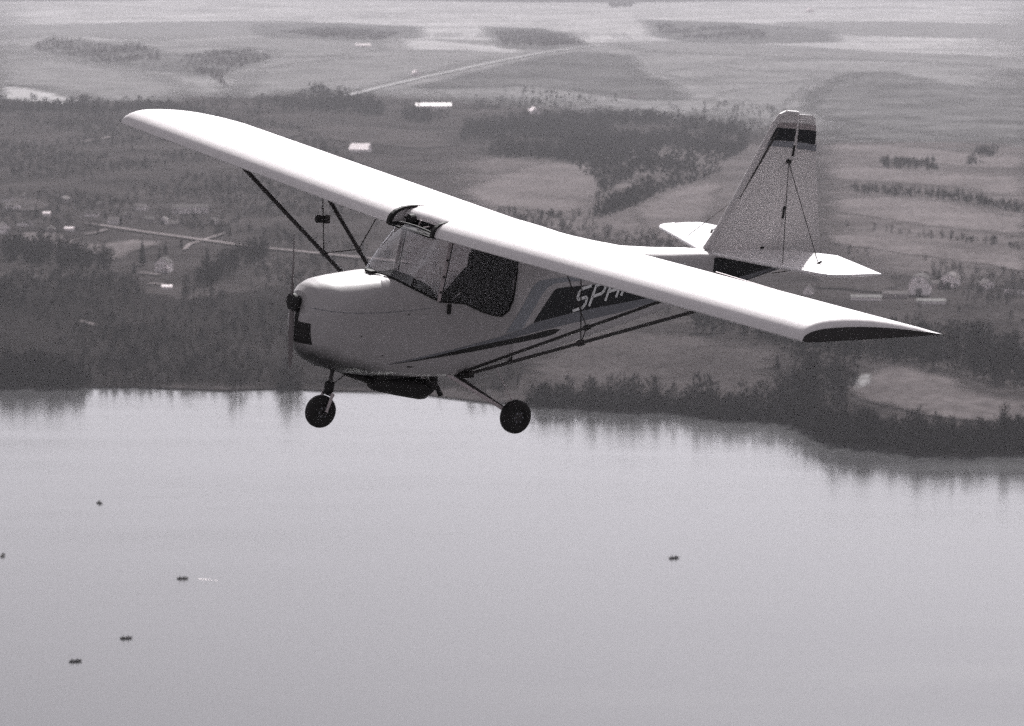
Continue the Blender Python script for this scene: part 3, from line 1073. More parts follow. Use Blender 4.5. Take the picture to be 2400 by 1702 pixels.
building('barn', 'long bright white roof at the edge of the far woods', 'barn', 1016, 254, 13, 40, 3.0, 3.2, radians(93), 'w_white', 'r_white')
building('barn', 'thin distant white roof near the pale field at the top', 'barn', 851, 111, 10, 26, 3.0, 3.4, radians(90), 'w_white', 'r_white')
building('barn', 'small distant white barn beside the straight diagonal road', 'barn', 975, 180, 10, 14, 5.0, 4.0, radians(10), 'w_white', 'r_white')
building('farmhouse', 'distant white farm building in the woods above the centre', 'barn', 1252, 268, 10, 14, 4.0, 4.0, radians(15), 'w_white', 'r_white')
building('barn', 'distant white shed on the dark field left of the fin', 'barn', 1482, 230, 7, 11, 3.0, 2.5, radians(90), 'w_white', 'r_pale')
building('barn', 'faint distant pale barn near the top right', 'barn', 1898, 30, 16, 22, 8.0, 7.0, radians(15), 'w_white', 'r_white')

VILLAGE = [
    (60, 466, 25, 'dim grey house highest in the village at far left'), (18, 474, 70, 'dim grey house at the left edge, upper side of the village'),
    (150, 474, -20, 'grey house between the upper village and the evergreens'), (215, 508, 80, 'grey cottage just above the left end of the road'),
    (298, 512, 15, 'grey cottage left of the house with the pale roof'), (268, 524, 75, 'low grey cottage touching the road near its left end'),
    (120, 546, 10, 'grey cottage on the pale field below the bright roofs'), (58, 530, 65, 'grey house low in the village near the left edge'),
    (408, 532, 80, 'low grey house right of the small garage by the road'), (500, 526, -15, 'grey house above the road near the wing strut foot'),
    (236, 486, 20, 'small grey house up the slope from the road end'), (330, 492, 70, 'small grey house left of the long windowed building'),
]
for k, (u, v, yw, lb) in enumerate(VILLAGE):
    building('house', lb, 'house', u, v, 4.6 + (k % 3) * .6, 6.5 + (k % 4) * .7, 2.5, 1.7, radians(yw), ('w_grey', 'w_pale')[k % 2], ('r_soft', 'r_dark', 'r_grey')[k % 3],
             wins=[(-1.1, 1.5, .8, 1.0), (1.1, 1.5, .8, 1.0)], doors=[(0, .9, 1.9)], group='houses of the left-hand village')

# ------------------------------------------------------------------ aircraft (body axes: x forward, y to port, z up, origin at the wing leading edge)
A = empty('light_aircraft')
R = Matrix(((-0.803, 0.591, 0.079), (-0.596, -0.798, -0.084), (0.014, -0.115, 0.993)))
q = R.to_quaternion()
A.rotation_mode = 'QUATERNION'
A.rotation_quaternion = q
A.location = (-0.853, 26.219, CAM_H - 2.315)
tag(A, 'white high-wing light aircraft with dark side stripes flying over the lake', 'aircraft')

CH, GAM, INC, HS = 1.396, 0.0255, 0.026, 4.95
AF_X = [0, .004, .0125, .025, .05, .1, .15, .2, .3, .4, .5, .6, .7, .8, .9, .95, 1]
AF_U = [0.0350, 0.0574, 0.0746, 0.0891, 0.1067, 0.1230, 0.1303, 0.1330, 0.1315, 0.1245, 0.1130, 0.0970, 0.0775, 0.0550, 0.0300, 0.0160, 0.0015]
AF_L = [0.0350, 0.0289, 0.0251, 0.0226, 0.0198, 0.0170, 0.0153, 0.0140, 0.0120, 0.0100, 0.0080, 0.0060, 0.0045, 0.0025, 0.0010, 0.0006, -0.0005]


def airfoil(y, tk=1.0, scale=1.0, k0=0):
    """closed section at span y; thickness factor tk on the upper half"""
    z0 = abs(y) * GAM
    pts = []
    for f, u in zip(AF_X, AF_U):
        z = CH * (u - .035 * (1 - f))
        pts.append((f, z * tk if z > 0 else z))
    low = []
    for f, l in zip(AF_X[1:-1], AF_L[1:-1]):
        z = CH * (l - .035 * (1 - f))
        low.append((f, z * (0.4 + 0.6 * tk)))
    loop = pts[::-1] + low
    return [(-f * CH, y, z0 + z - f * CH * INC) for f, z in loop]


def wing(sgn):
    ys = [.347] + [.347 + (4.70 - .347) * k / 20 for k in range(1, 21)] + [4.82, 4.87, 4.91, 4.935, 4.95]
    tks = [1.0] * 21 + [1, 1, .96, .84, .58]
    secs = [airfoil(sgn * y, t) for y, t in zip(ys, tks)]
    w_ = MB().loft(secs, closed=True, cap0=True, cap1=True).build('wing', M['fabric'], A, smooth=True, angle=38)
    tip = [(x_, sgn * 4.9525, z_) for x_, y_, z_ in airfoil(sgn * 4.95, .58)]
    MB().prism([(p[0], p[2]) for p in tip], lambda a, b: (a, sgn * 4.9505, b), lambda a, b: (a, sgn * 4.956, b)).build('tip_rib', M['tiprib'], w_)
    # aileron hinge gap and its control horn
    g = MB()
    for y0, y1 in ((2.7, 4.6),):
        g.box((-1.08, sgn * (y0 + y1) / 2, abs(y0 + y1) / 2 * GAM + CH * (.056 - .008) - 1.08 * INC), (0.012, y1 - y0, 0.004))
    g.build('hinge_seal', M['alloy'], w_)
    # dark root seal following the nose of the aerofoil
    sec = airfoil(sgn * .347, 1.0)
    s0 = [p for p in sec if p[0] > (-0.30 if sgn < 0 else -0.15)]
    top = [p for p in s0]
    c = Vector((-.25, 0, .02))
    a = []
    for p in top:
        dv = Vector((p[0], 0, p[2])) - c
        dv.normalize()
        q_ = Vector((p[0], 0, p[2])) + dv * (0.002 + (0.014 if sgn < 0 else 0.024) * max(0.0, 1 + p[0] / (.26 if sgn < 0 else .13)) ** 0.7)
        a.append(q_)
    r_ = MB()
    r_.loft([[(p.x, sgn * .3465, p.z) for p in a], [(p.x, sgn * .312, p.z) for p in a]])
    r_.loft([[(p.x, sgn * .3465, p.z) for p in a], [(p.x + (-.25 - p.x) * .16, sgn * .3465, p.z + (.02 - p.z) * .16) for p in a]])
    r_.loft([[(p.x, sgn * .312, p.z) for p in a], [(p.x + (-.25 - p.x) * .16, sgn * .312, p.z + (.02 - p.z) * .16) for p in a]])
    r_.build('root_seal', M['black'], w_)
    return w_


wing_p = wing(1)
wing_s = wing(-1)

# centre section: white roof panel behind the windscreen
secs = []
for y in (-.335, -.2, 0, .2, .335):
    s_ = [p for p in airfoil(y * 0 + 0.0, 1.0)]
    up = []
    for f in (.118, .124, .135, .155, .2, .3, .4, .5, .6, .7, .8, .9, 1.0):
        k = next(i for i in range(len(AF_X) - 1) if AF_X[i + 1] >= f)
        t = (f - AF_X[k]) / (AF_X[k + 1] - AF_X[k])
        u = AF_U[k] + (AF_U[k + 1] - AF_U[k]) * t
        up.append((-f * CH, y, CH * (u - .035 * (1 - f)) - f * CH * INC + 0.006 - 0.020 * max(0, min(1, (.26 - f) / .12)) + 0.008 * (1 - (y / .335) ** 2) - .03 * max(0, (.15 - f) / .032) ** 2))
    lowp = [(x_, y_, z_ - 0.03) for x_, y_, z_ in up[::-1]]
    secs.append(up + lowp)
MB().loft(secs, closed=True, cap0=True, cap1=True).build('roof_panel', M['fabric'], A, smooth=True, angle=35)

# ---- fuselage sections
T_TAB = [(1.10, -.68), (1.094, -.64), (1.083, -.57), (1.06, -.462), (1.0, -.404), (.9, -.373), (.75, -.355), (.58, -.345), (.39, -.336), (-.92, -.33)]
B_TAB = [(1.10, -.86), (1.094, -.885), (1.083, -.91), (1.06, -.95), (1.0, -1.04), (.9, -1.10), (.7, -1.165), (.4, -1.215), (0, -1.235), (-.4, -1.228), (-.7, -1.19), (-.92, -1.145), (-1.4, -1.05), (-4.32, -.50)]
W_TAB = [(1.10, .07), (1.094, .095), (1.083, .125), (1.06, .165), (1.02, .21), (.95, .27), (.85, .32), (.7, .345), (-1.0, .345), (-4.32, .045)]
TA_TAB = [(-.92, -.07), (-1.2, -.06), (-1.396, -.045), (-1.624, -.092), (-2.017, -.177), (-2.362, -.243), (-2.756, -.274), (-3.1, -.289), (-3.4, -.325), (-4.15, -.35), (-4.32, -.36)]
ZS_TAB = [(-.92, -.13), (-1.4, -.17), (-2.0, -.27), (-2.5, -.318), (-3.3, -.347), (-4.15, -.385), (-4.32, -.40)]
CLIP = [(.393, -.330), (.334, -.340), (.206, -.408), (.06, -.478), (-.088, -.547), (-.373, -.579), (-.466, -.621), (-.56, -.660), (-.652, -.69), (-.766, -.711), (-.838, -.663), (-.878, -.561), (-.898, -.3), (-.92, -.08)]


def half_section(x, aft=False):
    w_ = lerp_tab(W_TAB, x)
    b = lerp_tab(B_TAB, x)
    if aft:
        t, zc, n = lerp_tab(TA_TAB, x), lerp_tab(ZS_TAB, x), 2.3
    else:
        t = lerp_tab(T_TAB, x)
        zc, n = t - min(.264, (t - b) * .40), 2.9 - .65 * max(0, min(1, (x - .38) / .35))
    a = t - zc
    pts = []
    N = 26
    for k in range(N + 1):
        th = pi / 2 * (1 - k / N)
        pts.append((w_ * max(0, cos(th)) ** (2 / n), zc + a * max(0, sin(th)) ** (2 / n)))
    cb = min(.16, (zc - b) * .45) if not aft else 0.05
    zb = b + cb
    nb = 2.6 if not aft else 2.2
    if x > -.3 and not aft:
        k_ = min(1, (x + .3) / .9)
        cb = min((zc - b) * .80, .16 + .33 * k_)
        zb = b + cb
        nb = 2.6 - .35 * k_
    for k in range(1, 5):
        pts.append((w_, zc + (zb - zc) * k / 5))
    bw = min(w_, cb) if x < .75 else w_
    for k in range(N + 1):
        th = pi / 2 * k / N
        pts.append((w_ - bw + bw * max(0, cos(th)) ** (2 / nb), zb - cb * max(0, sin(th)) ** (2 / nb)))
    pts.append((0, b))
    return pts


def resample(pts, K):
    L = [0]
    for a, b in zip(pts[:-1], pts[1:]):
        L.append(L[-1] + sqrt((a[0] - b[0]) ** 2 + (a[1] - b[1]) ** 2))
    out = []
    j = 0
    for k in range(K):
        s_ = L[-1] * k / (K - 1)
        while j < len(L) - 2 and L[j + 1] < s_:
            j += 1
        t = (s_ - L[j]) / max(1e-9, L[j + 1] - L[j])
        out.append((pts[j][0] + (pts[j + 1][0] - pts[j][0]) * t, pts[j][1] + (pts[j + 1][1] - pts[j][1]) * t))
    return out


def clipped(x):
    pts = half_section(x)
    if x >= .393:
        return pts
    zc = lerp_tab(CLIP, x)
    out = []
    for a, b in zip(pts[:-1], pts[1:]):
        if a[1] <= zc:
            out.append(a)
        elif b[1] <= zc:
            t = (a[1] - zc) / (a[1] - b[1])
            out.append((a[0] + (b[0] - a[0]) * t, zc))
    out.append(pts[-1])
    if zc > pts[20][1] and x < -.1 and out[0][0] < .34:
        out.insert(0, (.345, zc))
    if zc > -.33:                                   # door pillar above the cowl line
        out = [(.345, zc)] + [q_ for q_ in out if q_[1] < -.62]
    return out


def surf_y(x, z):
    """half width of the body skin at station x, height z"""
    pts = half_section(x, aft=x < -.92)
    best = 0
    for a, b in zip(pts[:-1], pts[1:]):
        lo, hi = min(a[1], b[1]), max(a[1], b[1])
        if lo - 1e-6 <= z <= hi + 1e-6:
            t = (z - a[1]) / (b[1] - a[1]) if abs(b[1] - a[1]) > 1e-9 else 0
            best = max(best, a[0] + (b[0] - a[0]) * t)
    return best


K = 40
xsf = [1.10, 1.094, 1.083, 1.075, 1.06, 1.04, 1.02, 1.0, .97, .94, .9, .85, .8, .75, .7, .62, .54, .46, .393, .36, .334, .29, .25, .206, .15, .1, .06, 0, -.05, -.088, -.2, -.3, -.373, -.42, -.466, -.51, -.56, -.6, -.652, -.71, -.766, -.80, -.838, -.86, -.878, -.89, -.898, -.91, -.92]
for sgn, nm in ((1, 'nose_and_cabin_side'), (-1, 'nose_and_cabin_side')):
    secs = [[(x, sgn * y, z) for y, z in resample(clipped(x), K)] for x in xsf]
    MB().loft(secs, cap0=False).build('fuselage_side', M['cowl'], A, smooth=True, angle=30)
# front cap
pts = half_section(1.10)
cap = [(1.10, y, z) for y, z in pts] + [(1.10, -y, z) for y, z in pts[::-1]]
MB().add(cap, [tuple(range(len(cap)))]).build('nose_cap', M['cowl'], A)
xsa = [-.92, -1.0, -1.1, -1.2, -1.3, -1.396, -1.5, -1.624, -1.75, -1.9, -2.017, -2.2, -2.362, -2.55, -2.756, -2.95, -3.1, -3.25, -3.4, -3.6, -3.8, -4.0, -4.15, -4.32]
secs = []
for x in xsa:
    h_ = resample(half_section(x, True), K)
    secs.append([(x, y, z) for y, z in h_] + [(x, -y, z) for y, z in h_[::-1][1:]])
MB().loft(secs, closed=False, cap1=True).build('rear_fuselage', M['paint'], A, smooth=True, angle=50)


def decal(name, up, lo, m, n=30, off=.003, parent=None, sides=(1, -1)):
    """painted stripe between two x->z tables, laid 3 mm proud of the body side"""
    x0 = max(min(p[0] for p in up), min(p[0] for p in lo))
    x1 = min(max(p[0] for p in up), max(p[0] for p in lo))
    for sgn in sides:
        r0, r1 = [], []
        for k in range(n + 1):
            x = x0 + (x1 - x0) * k / n
            zu, zl = lerp_tab(up, x), lerp_tab(lo, x)
            r0.append((x, sgn * (surf_y(x, zu) + off), zu))
            r1.append((x, sgn * (surf_y(x, zl) + off), zl))
        MB().loft([r0, r1]).build(name, m, A)


decal('grey_stripe', [(.365, -1.072), (.077, -1.018), (-.325, -.962), (-.732, -.895), (-1.03, -.832), (-1.121, -.790), (-1.546, -.738), (-1.875, -.708), (-2.372, -.674), (-2.8, -.640)],
      [(.365, -1.073), (-.058, -1.017), (-.461, -.960), (-.872, -.914), (-1.04, -.884), (-1.504, -.834), (-2.085, -.779), (-2.556, -.712), (-2.8, -.690)], M['greyp'])
decal('black_stripe', [(.340, -1.074), (-.058, -1.018), (-.461, -.961), (-.872, -.915), (-1.313, -.866), (-1.40, -.862), (-1.445, -.872)],
      [(.340, -1.075), (-.059, -1.034), (-.465, -1.003), (-.877, -.960), (-1.243, -.928), (-1.36, -.914), (-1.42, -.890), (-1.445, -.874)], M['blackp'])
decal('name_panel', [(-1.121, -.787), (-1.2, -.686), (-1.33, -.525), (-1.37, -.503), (-1.453, -.499), (-1.85, -.499), (-2.4, -.510), (-2.9, -.525)],
      [(-1.121, -.789), (-1.546, -.737), (-1.875, -.707), (-2.372, -.673), (-2.9, -.630)], M['navy'], n=60)
decal('pale_band', [(-.83, -.857), (-.946, -.695), (-1.076, -.48), (-1.11, -.445), (-1.158, -.42), (-1.33, -.411), (-1.48, -.413), (-2.2, -.44)],
      [(-.83, -.862), (-1.0, -.838), (-1.035, -.785), (-1.196, -.548), (-1.263, -.483), (-1.335, -.457), (-1.484, -.452), (-2.2, -.47)], M['bluegrey'], n=60, off=.002)

decal('dark_tail_side', [(-3.27, -.352), (-4.30, -.400)], [(-3.27, -.60), (-4.30, -.455)], M['navy'], n=12)  # tail side made darker below the stabiliser, grey along its lower edge
decal('grey_tail_side', [(-3.27, -.602), (-4.30, -.457)], [(-3.27, -.665), (-4.30, -.485)], M['greyp'], n=12)

# lettering SPARROW on the dark panel (drawn strokes, slanted)
GLY = {
    'S': [[(.95, 1), (.15, 1), (.0, .85), (.0, .62), (.15, .5), (.8, .5), (.95, .38), (.95, .15), (.8, 0), (0, 0)]],
    'P': [[(0, 0), (0, 1), (.8, 1), (.95, .85), (.95, .6), (.8, .45), (0, .45)]],
    'A': [[(0, 0), (0, .8), (.2, 1), (.8, 1), (.95, .8), (.95, 0)], [(0, .45), (.95, .45)]],
    'R': [[(0, 0), (0, 1), (.8, 1), (.95, .85), (.95, .6), (.8, .45), (0, .45)], [(.35, .45), (.95, 0)]],
    'O': [[(.15, 0), (0, .15), (0, .85), (.15, 1), (.8, 1), (.95, .85), (.95, .15), (.8, 0), (.15, 0)]],
    'W': [[(0, 1), (.1, 0), (.48, .6), (.86, 0), (.95, 1)]],
}
x0, zb0 = -1.575, -.716
for i, chv in enumerate('SPARROW'):
    for sgn in (1, -1):
        mb = MB()
        idx = i if sgn > 0 else 6 - i
        for st_ in GLY[chv]:
            for (a, b), (c_, d_) in zip(st_[:-1], st_[1:]):
                hh = .185 - .012 * idx
                base = zb0 + .0365 * idx * .92

                def P3(s_, t_):
                    if sgn > 0:
                        X = x0 - idx * .188 - s_ * .135 - t_ * .062
                    else:
                        X = x0 - .02 - idx * .188 - (1 - s_) * .135 - t_ * .062
                    Z = base + .0255 * s_ + t_ * hh
                    return Vector((X, 0, Z))
                p0, p1 = P3(a, b), P3(c_, d_)
                dv = (p1 - p0)
                if dv.length < 1e-6:
                    continue
                dv.normalize()
                nv = Vector((-dv.z, 0, dv.x)) * .0135
                e_ = dv * .006
                qd = [p0 - e_ + nv, p0 - e_ - nv, p1 + e_ - nv, p1 + e_ + nv]
                mb.add([(v.x, sgn * (surf_y(v.x, v.z) + .006), v.z) for v in qd], [(0, 1, 2, 3)])
        mb.build('letter_' + chv.lower(), M['letter'], A)

# cowling seam and screws
for sgn in (1, -1):
    r0, r1 = [], []
    for k in range(30):
        x = 1.06 - (1.06 + .02) * k / 29
        z = -.575 - .022 * k / 29 - .022 * sin(pi * k / 29)
        for rr, dz in ((r0, .0022), (r1, -.0022)):
            rr.append((x, sgn * (surf_y(x, z + dz) + .002), z + dz))
    MB().loft([r0, r1]).build('cowl_seam', M['greyp'], A)
    for x, dz in ((1.03, .002), (.99, -.002), (.93, -.002), (.84, 0), (.72, 0), (.58, 0), (.40, 0)):
        tt = (1.06 - x) / 1.08
        z = -.575 - .022 * tt - .022 * sin(pi * tt) + dz
        y = surf_y(x, z)
        MB().tube((x, sgn * (y - .004), z), (x, sgn * (y + .005), z), .006, .005, 8).build('screw', M['greyp'], A)
    for x, z in ((.66, -.80), (.42, -.98), (.52, -1.12), (.2, -.64)):
        y = surf_y(x, z)
        MB().tube((x, sgn * (y - .004), z), (x, sgn * (y + .004), z), .007, .006, 8).build('screw', M['tube'], A)

# nose inlet on the rounded front: dark patch painted for the shade inside the opening


def nose_x(y, z):
    lo, hi = .7, 1.10
    for _ in range(40):
        m_ = (lo + hi) / 2
        if surf_y(m_, z) > abs(y):
            lo = m_
        else:
            hi = m_
    return lo


def nose_patch(y0, y1, z0, z1, off, name, m, parent=A):
    secs = []
    for a in range(9):
        z = z0 + (z1 - z0) * a / 8
        secs.append([(nose_x(y0 + (y1 - y0) * b / 8, z) + off, y0 + (y1 - y0) * b / 8, z) for b in range(9)])
    return MB().loft(secs).build(name, m, parent, smooth=True, angle=60)


inl = nose_patch(.005, .175, -.885, -.705, .006, 'air_inlet', M['inlet'])
mb = MB()
for k in range(5):
    z = -.87 + k * .037
    mb.tube((nose_x(.01, z) + .012, .01, z), (nose_x(.075, z) + .012, .075, z), .004, .004, 5)
    mb.tube((nose_x(.075, z) + .012, .075, z), (nose_x(.17, z) + .012, .17, z), .004, .004, 5)
mb.build('inlet_bar', M['black'], inl)
nose_patch(.0, .05, -.705, -.60, .005, 'inlet_duct', M['exhaust'])

# propeller hub and blades at rest
HZ = -.555
hub = MB().lathe([(0, .055), (.0, .078), (.026, .078), (.028, .050), (.085, .050), (.087, .076), (.115, .076), (.117, .04), (.128, .03)], (1.030, 0, HZ), (1, 0, 0), 28).build('propeller_hub', M['black'], A, smooth=True, angle=30)
for sg in (1, -1):
    secs = []
    for t, cw, th, tw in ((.06, .036, .026, 60), (.14, .042, .022, 48), (.28, .048, .016, 34), (.42, .044, .012, 25), (.50, .034, .009, 19), (.55, .022, .006, 16), (.57, .008, .004, 15)):
        sec = []
        a = radians(tw)
        for q_ in range(10):
            s_ = 2 * pi * q_ / 10
            c_, n_ = cw / 2 * cos(s_), th / 2 * sin(s_)
            sec.append((1.140 + (c_ * sin(a) + n_ * cos(a)), sg * (c_ * cos(a) - n_ * sin(a)) - .06 * t * sg, HZ + sg * t))
        secs.append(sec)
    MB().loft(secs, closed=True, cap0=True, cap1=True).build('propeller_blade', M['propgrey'], A, smooth=True, angle=50)

# ---- windscreen: wrapped clear sheet
BASE = [(.393, 0, -.326), (.380, .08, -.328), (.334, .15, -.336), (.27, .24, -.370), (.206, .30, -.404), (.06, .333, -.474), (-.088, .345, -.543)]


def base_pt(s_):
    """s in 0..1 from centre to port corner"""
    f = s_ * (len(BASE) - 1)
    i = min(int(f), len(BASE) - 2)
    return Vector(BASE[i]).lerp(Vector(BASE[i + 1]), f - i)


NS = 14
secs = []
for j in range(9):
    t = j / 8
    row = []
    for k in range(-NS, NS + 1):
        s_ = abs(k) / NS
        b = base_pt(s_)
        tp = Vector((-.028 - .03 * s_ ** 2 - (.12 if s_ > .97 else 0) * 0, .335 * s_ ** 0.9, .042 - .035 * s_ ** 2))
        p = b.lerp(tp, t)
        bulge = sin(pi * t) * .03 * (1 - s_ ** 4)
        row.append((p.x + bulge, (p.y if k >= 0 else -p.y), p.z + bulge * .6))
    secs.append(row)
MB().loft(secs).build('windscreen', M['screen'], A, smooth=True, angle=80)
mb = MB()
for k in range(-NS, NS):
    a, b = base_pt(abs(k) / NS), base_pt(abs(k + 1) / NS)
    if k < 0:
        a.y = -a.y
    if k + 1 <= 0:
        b.y = -b.y
    mb.tube(a + Vector((-.006, 0, .004)), b + Vector((-.006, 0, .004)), .009, .009, 6)
mb.build('windscreen_seal', M['black'], A)
mb = MB()
pp = [Vector((-.028 - .03 * (k / NS) ** 2, .335 * abs(k / NS) ** .9 * (1 if k >= 0 else -1), .042 - .035 * (k / NS) ** 2)) for k in range(-NS, NS + 1)]
mb.path(pp, .009, 6)
mb.build('windscreen_top_edge', M['black'], A)
# glazing strip on the far shoulder where the sheet bends away

# door window panes, pillars
WIN = [(-.098, -.545), (-.373, -.575), (-.466, -.617), (-.56, -.656), (-.652, -.686), (-.766, -.707), (-.838, -.659), (-.876, -.557), (-.894, -.3), (-.905, -.06), (-.6, -.055), (-.17, -.045)]
for sgn in (1, -1):
    MB().prism(WIN, lambda a, b: (a, sgn * .349, b), lambda a, b: (a, sgn * .346, b)).build('door_window', M['glass'], A)
    post = MB()
    d0, d1 = Vector((-.092, sgn * .347, -.545)), Vector((-.172, sgn * .347, -.045))
    post.prism([(-.016, 0), (.016, 0), (.016, 1), (-.016, 1)], lambda a, b: tuple(d0.lerp(d1, b) + Vector((a, sgn * .006, 0))), lambda a, b: tuple(d0.lerp(d1, b) + Vector((a, -sgn * .004, 0))))
    po = post.build('door_pillar', M['alloy'], A)
    for t in (.16, .42, .70):
        c_ = d0.lerp(d1, t)
        MB().tube(c_ + Vector((0, sgn * .004, 0)), c_ + Vector((0, sgn * .014, 0)), .013, .010, 10).build('screw', M['blackp'], po)
    MB().tube(d0 + Vector((-.03, -sgn * .004, 0)), d1 + Vector((-.03, -sgn * .004, 0)), .006, .006, 8).build('cabin_tube', M['tube'], A)
    # door edge seal and handle
    mb = MB()
    mb.path([(a, sgn * .351, b) for a, b in WIN[:9]], .008, 6)
    mb.build('door_seal', M['black'], A)
    MB().box((-.205, sgn * .356, -.615), (.028, .02, .085)).build('door_handle', M['black'], A)
# struts of the cabin seen through the glass
# spar carry-through recess above the windscreen: dark wall with round speaker
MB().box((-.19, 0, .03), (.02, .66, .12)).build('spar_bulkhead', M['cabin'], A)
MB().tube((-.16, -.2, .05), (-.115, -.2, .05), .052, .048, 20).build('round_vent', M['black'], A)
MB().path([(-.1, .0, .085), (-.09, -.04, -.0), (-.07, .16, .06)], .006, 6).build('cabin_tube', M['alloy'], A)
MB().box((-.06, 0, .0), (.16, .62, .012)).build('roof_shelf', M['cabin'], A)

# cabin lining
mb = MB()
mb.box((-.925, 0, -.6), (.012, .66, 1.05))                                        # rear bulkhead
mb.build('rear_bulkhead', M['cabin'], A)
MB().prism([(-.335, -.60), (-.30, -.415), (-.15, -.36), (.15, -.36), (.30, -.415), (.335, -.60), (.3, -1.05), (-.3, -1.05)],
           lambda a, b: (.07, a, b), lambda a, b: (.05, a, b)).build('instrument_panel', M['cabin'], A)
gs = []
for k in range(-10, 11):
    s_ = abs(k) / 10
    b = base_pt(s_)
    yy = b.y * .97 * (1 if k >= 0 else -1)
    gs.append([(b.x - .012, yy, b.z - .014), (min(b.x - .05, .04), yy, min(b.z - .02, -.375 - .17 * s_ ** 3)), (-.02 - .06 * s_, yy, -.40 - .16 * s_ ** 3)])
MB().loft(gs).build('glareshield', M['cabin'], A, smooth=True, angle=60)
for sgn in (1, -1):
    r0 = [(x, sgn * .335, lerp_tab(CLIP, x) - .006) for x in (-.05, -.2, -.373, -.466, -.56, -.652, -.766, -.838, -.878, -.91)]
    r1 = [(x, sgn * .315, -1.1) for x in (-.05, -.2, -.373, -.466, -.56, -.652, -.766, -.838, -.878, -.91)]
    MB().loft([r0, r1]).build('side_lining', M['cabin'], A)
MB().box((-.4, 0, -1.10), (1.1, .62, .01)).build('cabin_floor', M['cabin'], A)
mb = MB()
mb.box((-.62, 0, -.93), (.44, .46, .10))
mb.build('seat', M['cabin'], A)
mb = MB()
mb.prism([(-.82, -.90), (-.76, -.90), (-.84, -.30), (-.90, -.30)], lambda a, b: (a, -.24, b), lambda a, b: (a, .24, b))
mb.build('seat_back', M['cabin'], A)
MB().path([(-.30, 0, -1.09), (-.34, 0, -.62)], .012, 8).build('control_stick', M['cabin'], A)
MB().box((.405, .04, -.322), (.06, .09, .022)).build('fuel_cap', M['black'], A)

# ---- wing struts, jury struts
for sgn in (1, -1):
    f0, f1 = Vector((-.454, sgn * .346, -1.195)), Vector((-.367, sgn * 3.427, .022))
    r0, r1 = Vector((-.438, sgn * .346, -1.164)), Vector((-.80, sgn * 2.798, .028))
    for nm, a, b, rr in (('front_strut', f0, f1, .0185), ('rear_strut', r0, r1, .0165)):
        d_ = (b - a).normalized()
        ch_ = Vector((1, 0, 0))
        ch_ = (ch_ - d_ * ch_.dot(d_)).normalized()
        nn = d_.cross(ch_)
        secs = []
        for p in (a, b):
            secs.append([tuple(p + ch_ * cos(2 * pi * k / 12) * rr * 1.45 + nn * sin(2 * pi * k / 12) * rr * .8) for k in range(12)])
        MB().loft(secs, closed=True, cap0=True, cap1=True).build(nm, M['tube'], A, smooth=True, angle=60)
    jf, jr = f0.lerp(f1, .505), r0.lerp(r1, .545)
    wy = abs(jf.y) * GAM
    jt = MB()
    jt.tube(jf, (jf.x + .06, jf.y, wy - .035), .0052, .0052, 8)
    jt.build('jury_strut', M['tube'], A)
    MB().tube(jf, jr, .0052, .0052, 8).build('jury_strut', M['tube'], A)
    MB().tube(jr, (jr.x + .02, sgn * 1.28, 1.28 * GAM - .035), .0052, .0052, 8).build('jury_strut', M['tube'], A)
    MB().tube(jf - (f1 - f0).normalized() * .03, jf + (f1 - f0).normalized() * .03, .027, .027, 12).build('strut_clamp', M['tube'], A)
    MB().tube(jr - (r1 - r0).normalized() * .025, jr + (r1 - r0).normalized() * .025, .024, .024, 12).build('strut_clamp', M['tube'], A)
    MB().box((-.45, sgn * .33, -1.20), (.13, .06, .05)).build('strut_fitting', M['black'], A)
# airspeed probe on the far jury strut
js = Vector((-.39, -1.90, -.27))
MB().lathe([(0, .012), (.01, .03), (.12, .036), (.13, .02)], js + Vector((-.05, 0, 0)), (1, -.2, 0), 14).build('airspeed_venturi', M['black'], A)
MB().box(js + Vector((-.02, 0, .0)), (.05, .05, .07)).build('venturi_bracket', M['tube'], A)

# ---- tail
FIN = [(-3.26, -.30), (-3.40, -.13), (-3.60, .20), (-3.80, .545), (-3.965, .835), (-4.02, .90), (-4.09, .928), (-4.229, .918), (-4.128, -.36), (-3.4, -.36)]
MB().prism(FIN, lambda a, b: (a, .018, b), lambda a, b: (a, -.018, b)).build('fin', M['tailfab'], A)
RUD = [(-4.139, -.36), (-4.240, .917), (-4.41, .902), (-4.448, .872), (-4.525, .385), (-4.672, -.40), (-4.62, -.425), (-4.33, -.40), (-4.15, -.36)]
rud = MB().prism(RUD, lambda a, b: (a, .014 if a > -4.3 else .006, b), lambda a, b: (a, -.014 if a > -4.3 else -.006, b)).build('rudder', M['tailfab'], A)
MB().path([(-3.27, 0, -.30), (-3.40, 0, -.13), (-3.60, 0, .20), (-3.80, 0, .545), (-3.965, 0, .835), (-4.02, 0, .90), (-4.09, 0, .928), (-4.229, 0, .918)], .028, 10).build('fin_leading_edge', M['paint'], A, smooth=True, angle=50)
MB().path([(-4.128, .012, -.35), (-4.234, .012, .915)], .013, 8).build('rudder_hinge_post', M['paint'], A, smooth=True, angle=50)
for za, zb_ in ((-.049, .067), (.53, .63)):
    xa, xb_ = -4.128 - .106 * (za + .35) / 1.265, -4.128 - .106 * (zb_ + .35) / 1.265
    MB().tube((xa, .013, za), (xb_, .013, zb_), .0155, .0155, 8).build('hinge_tape', M['black'], A)


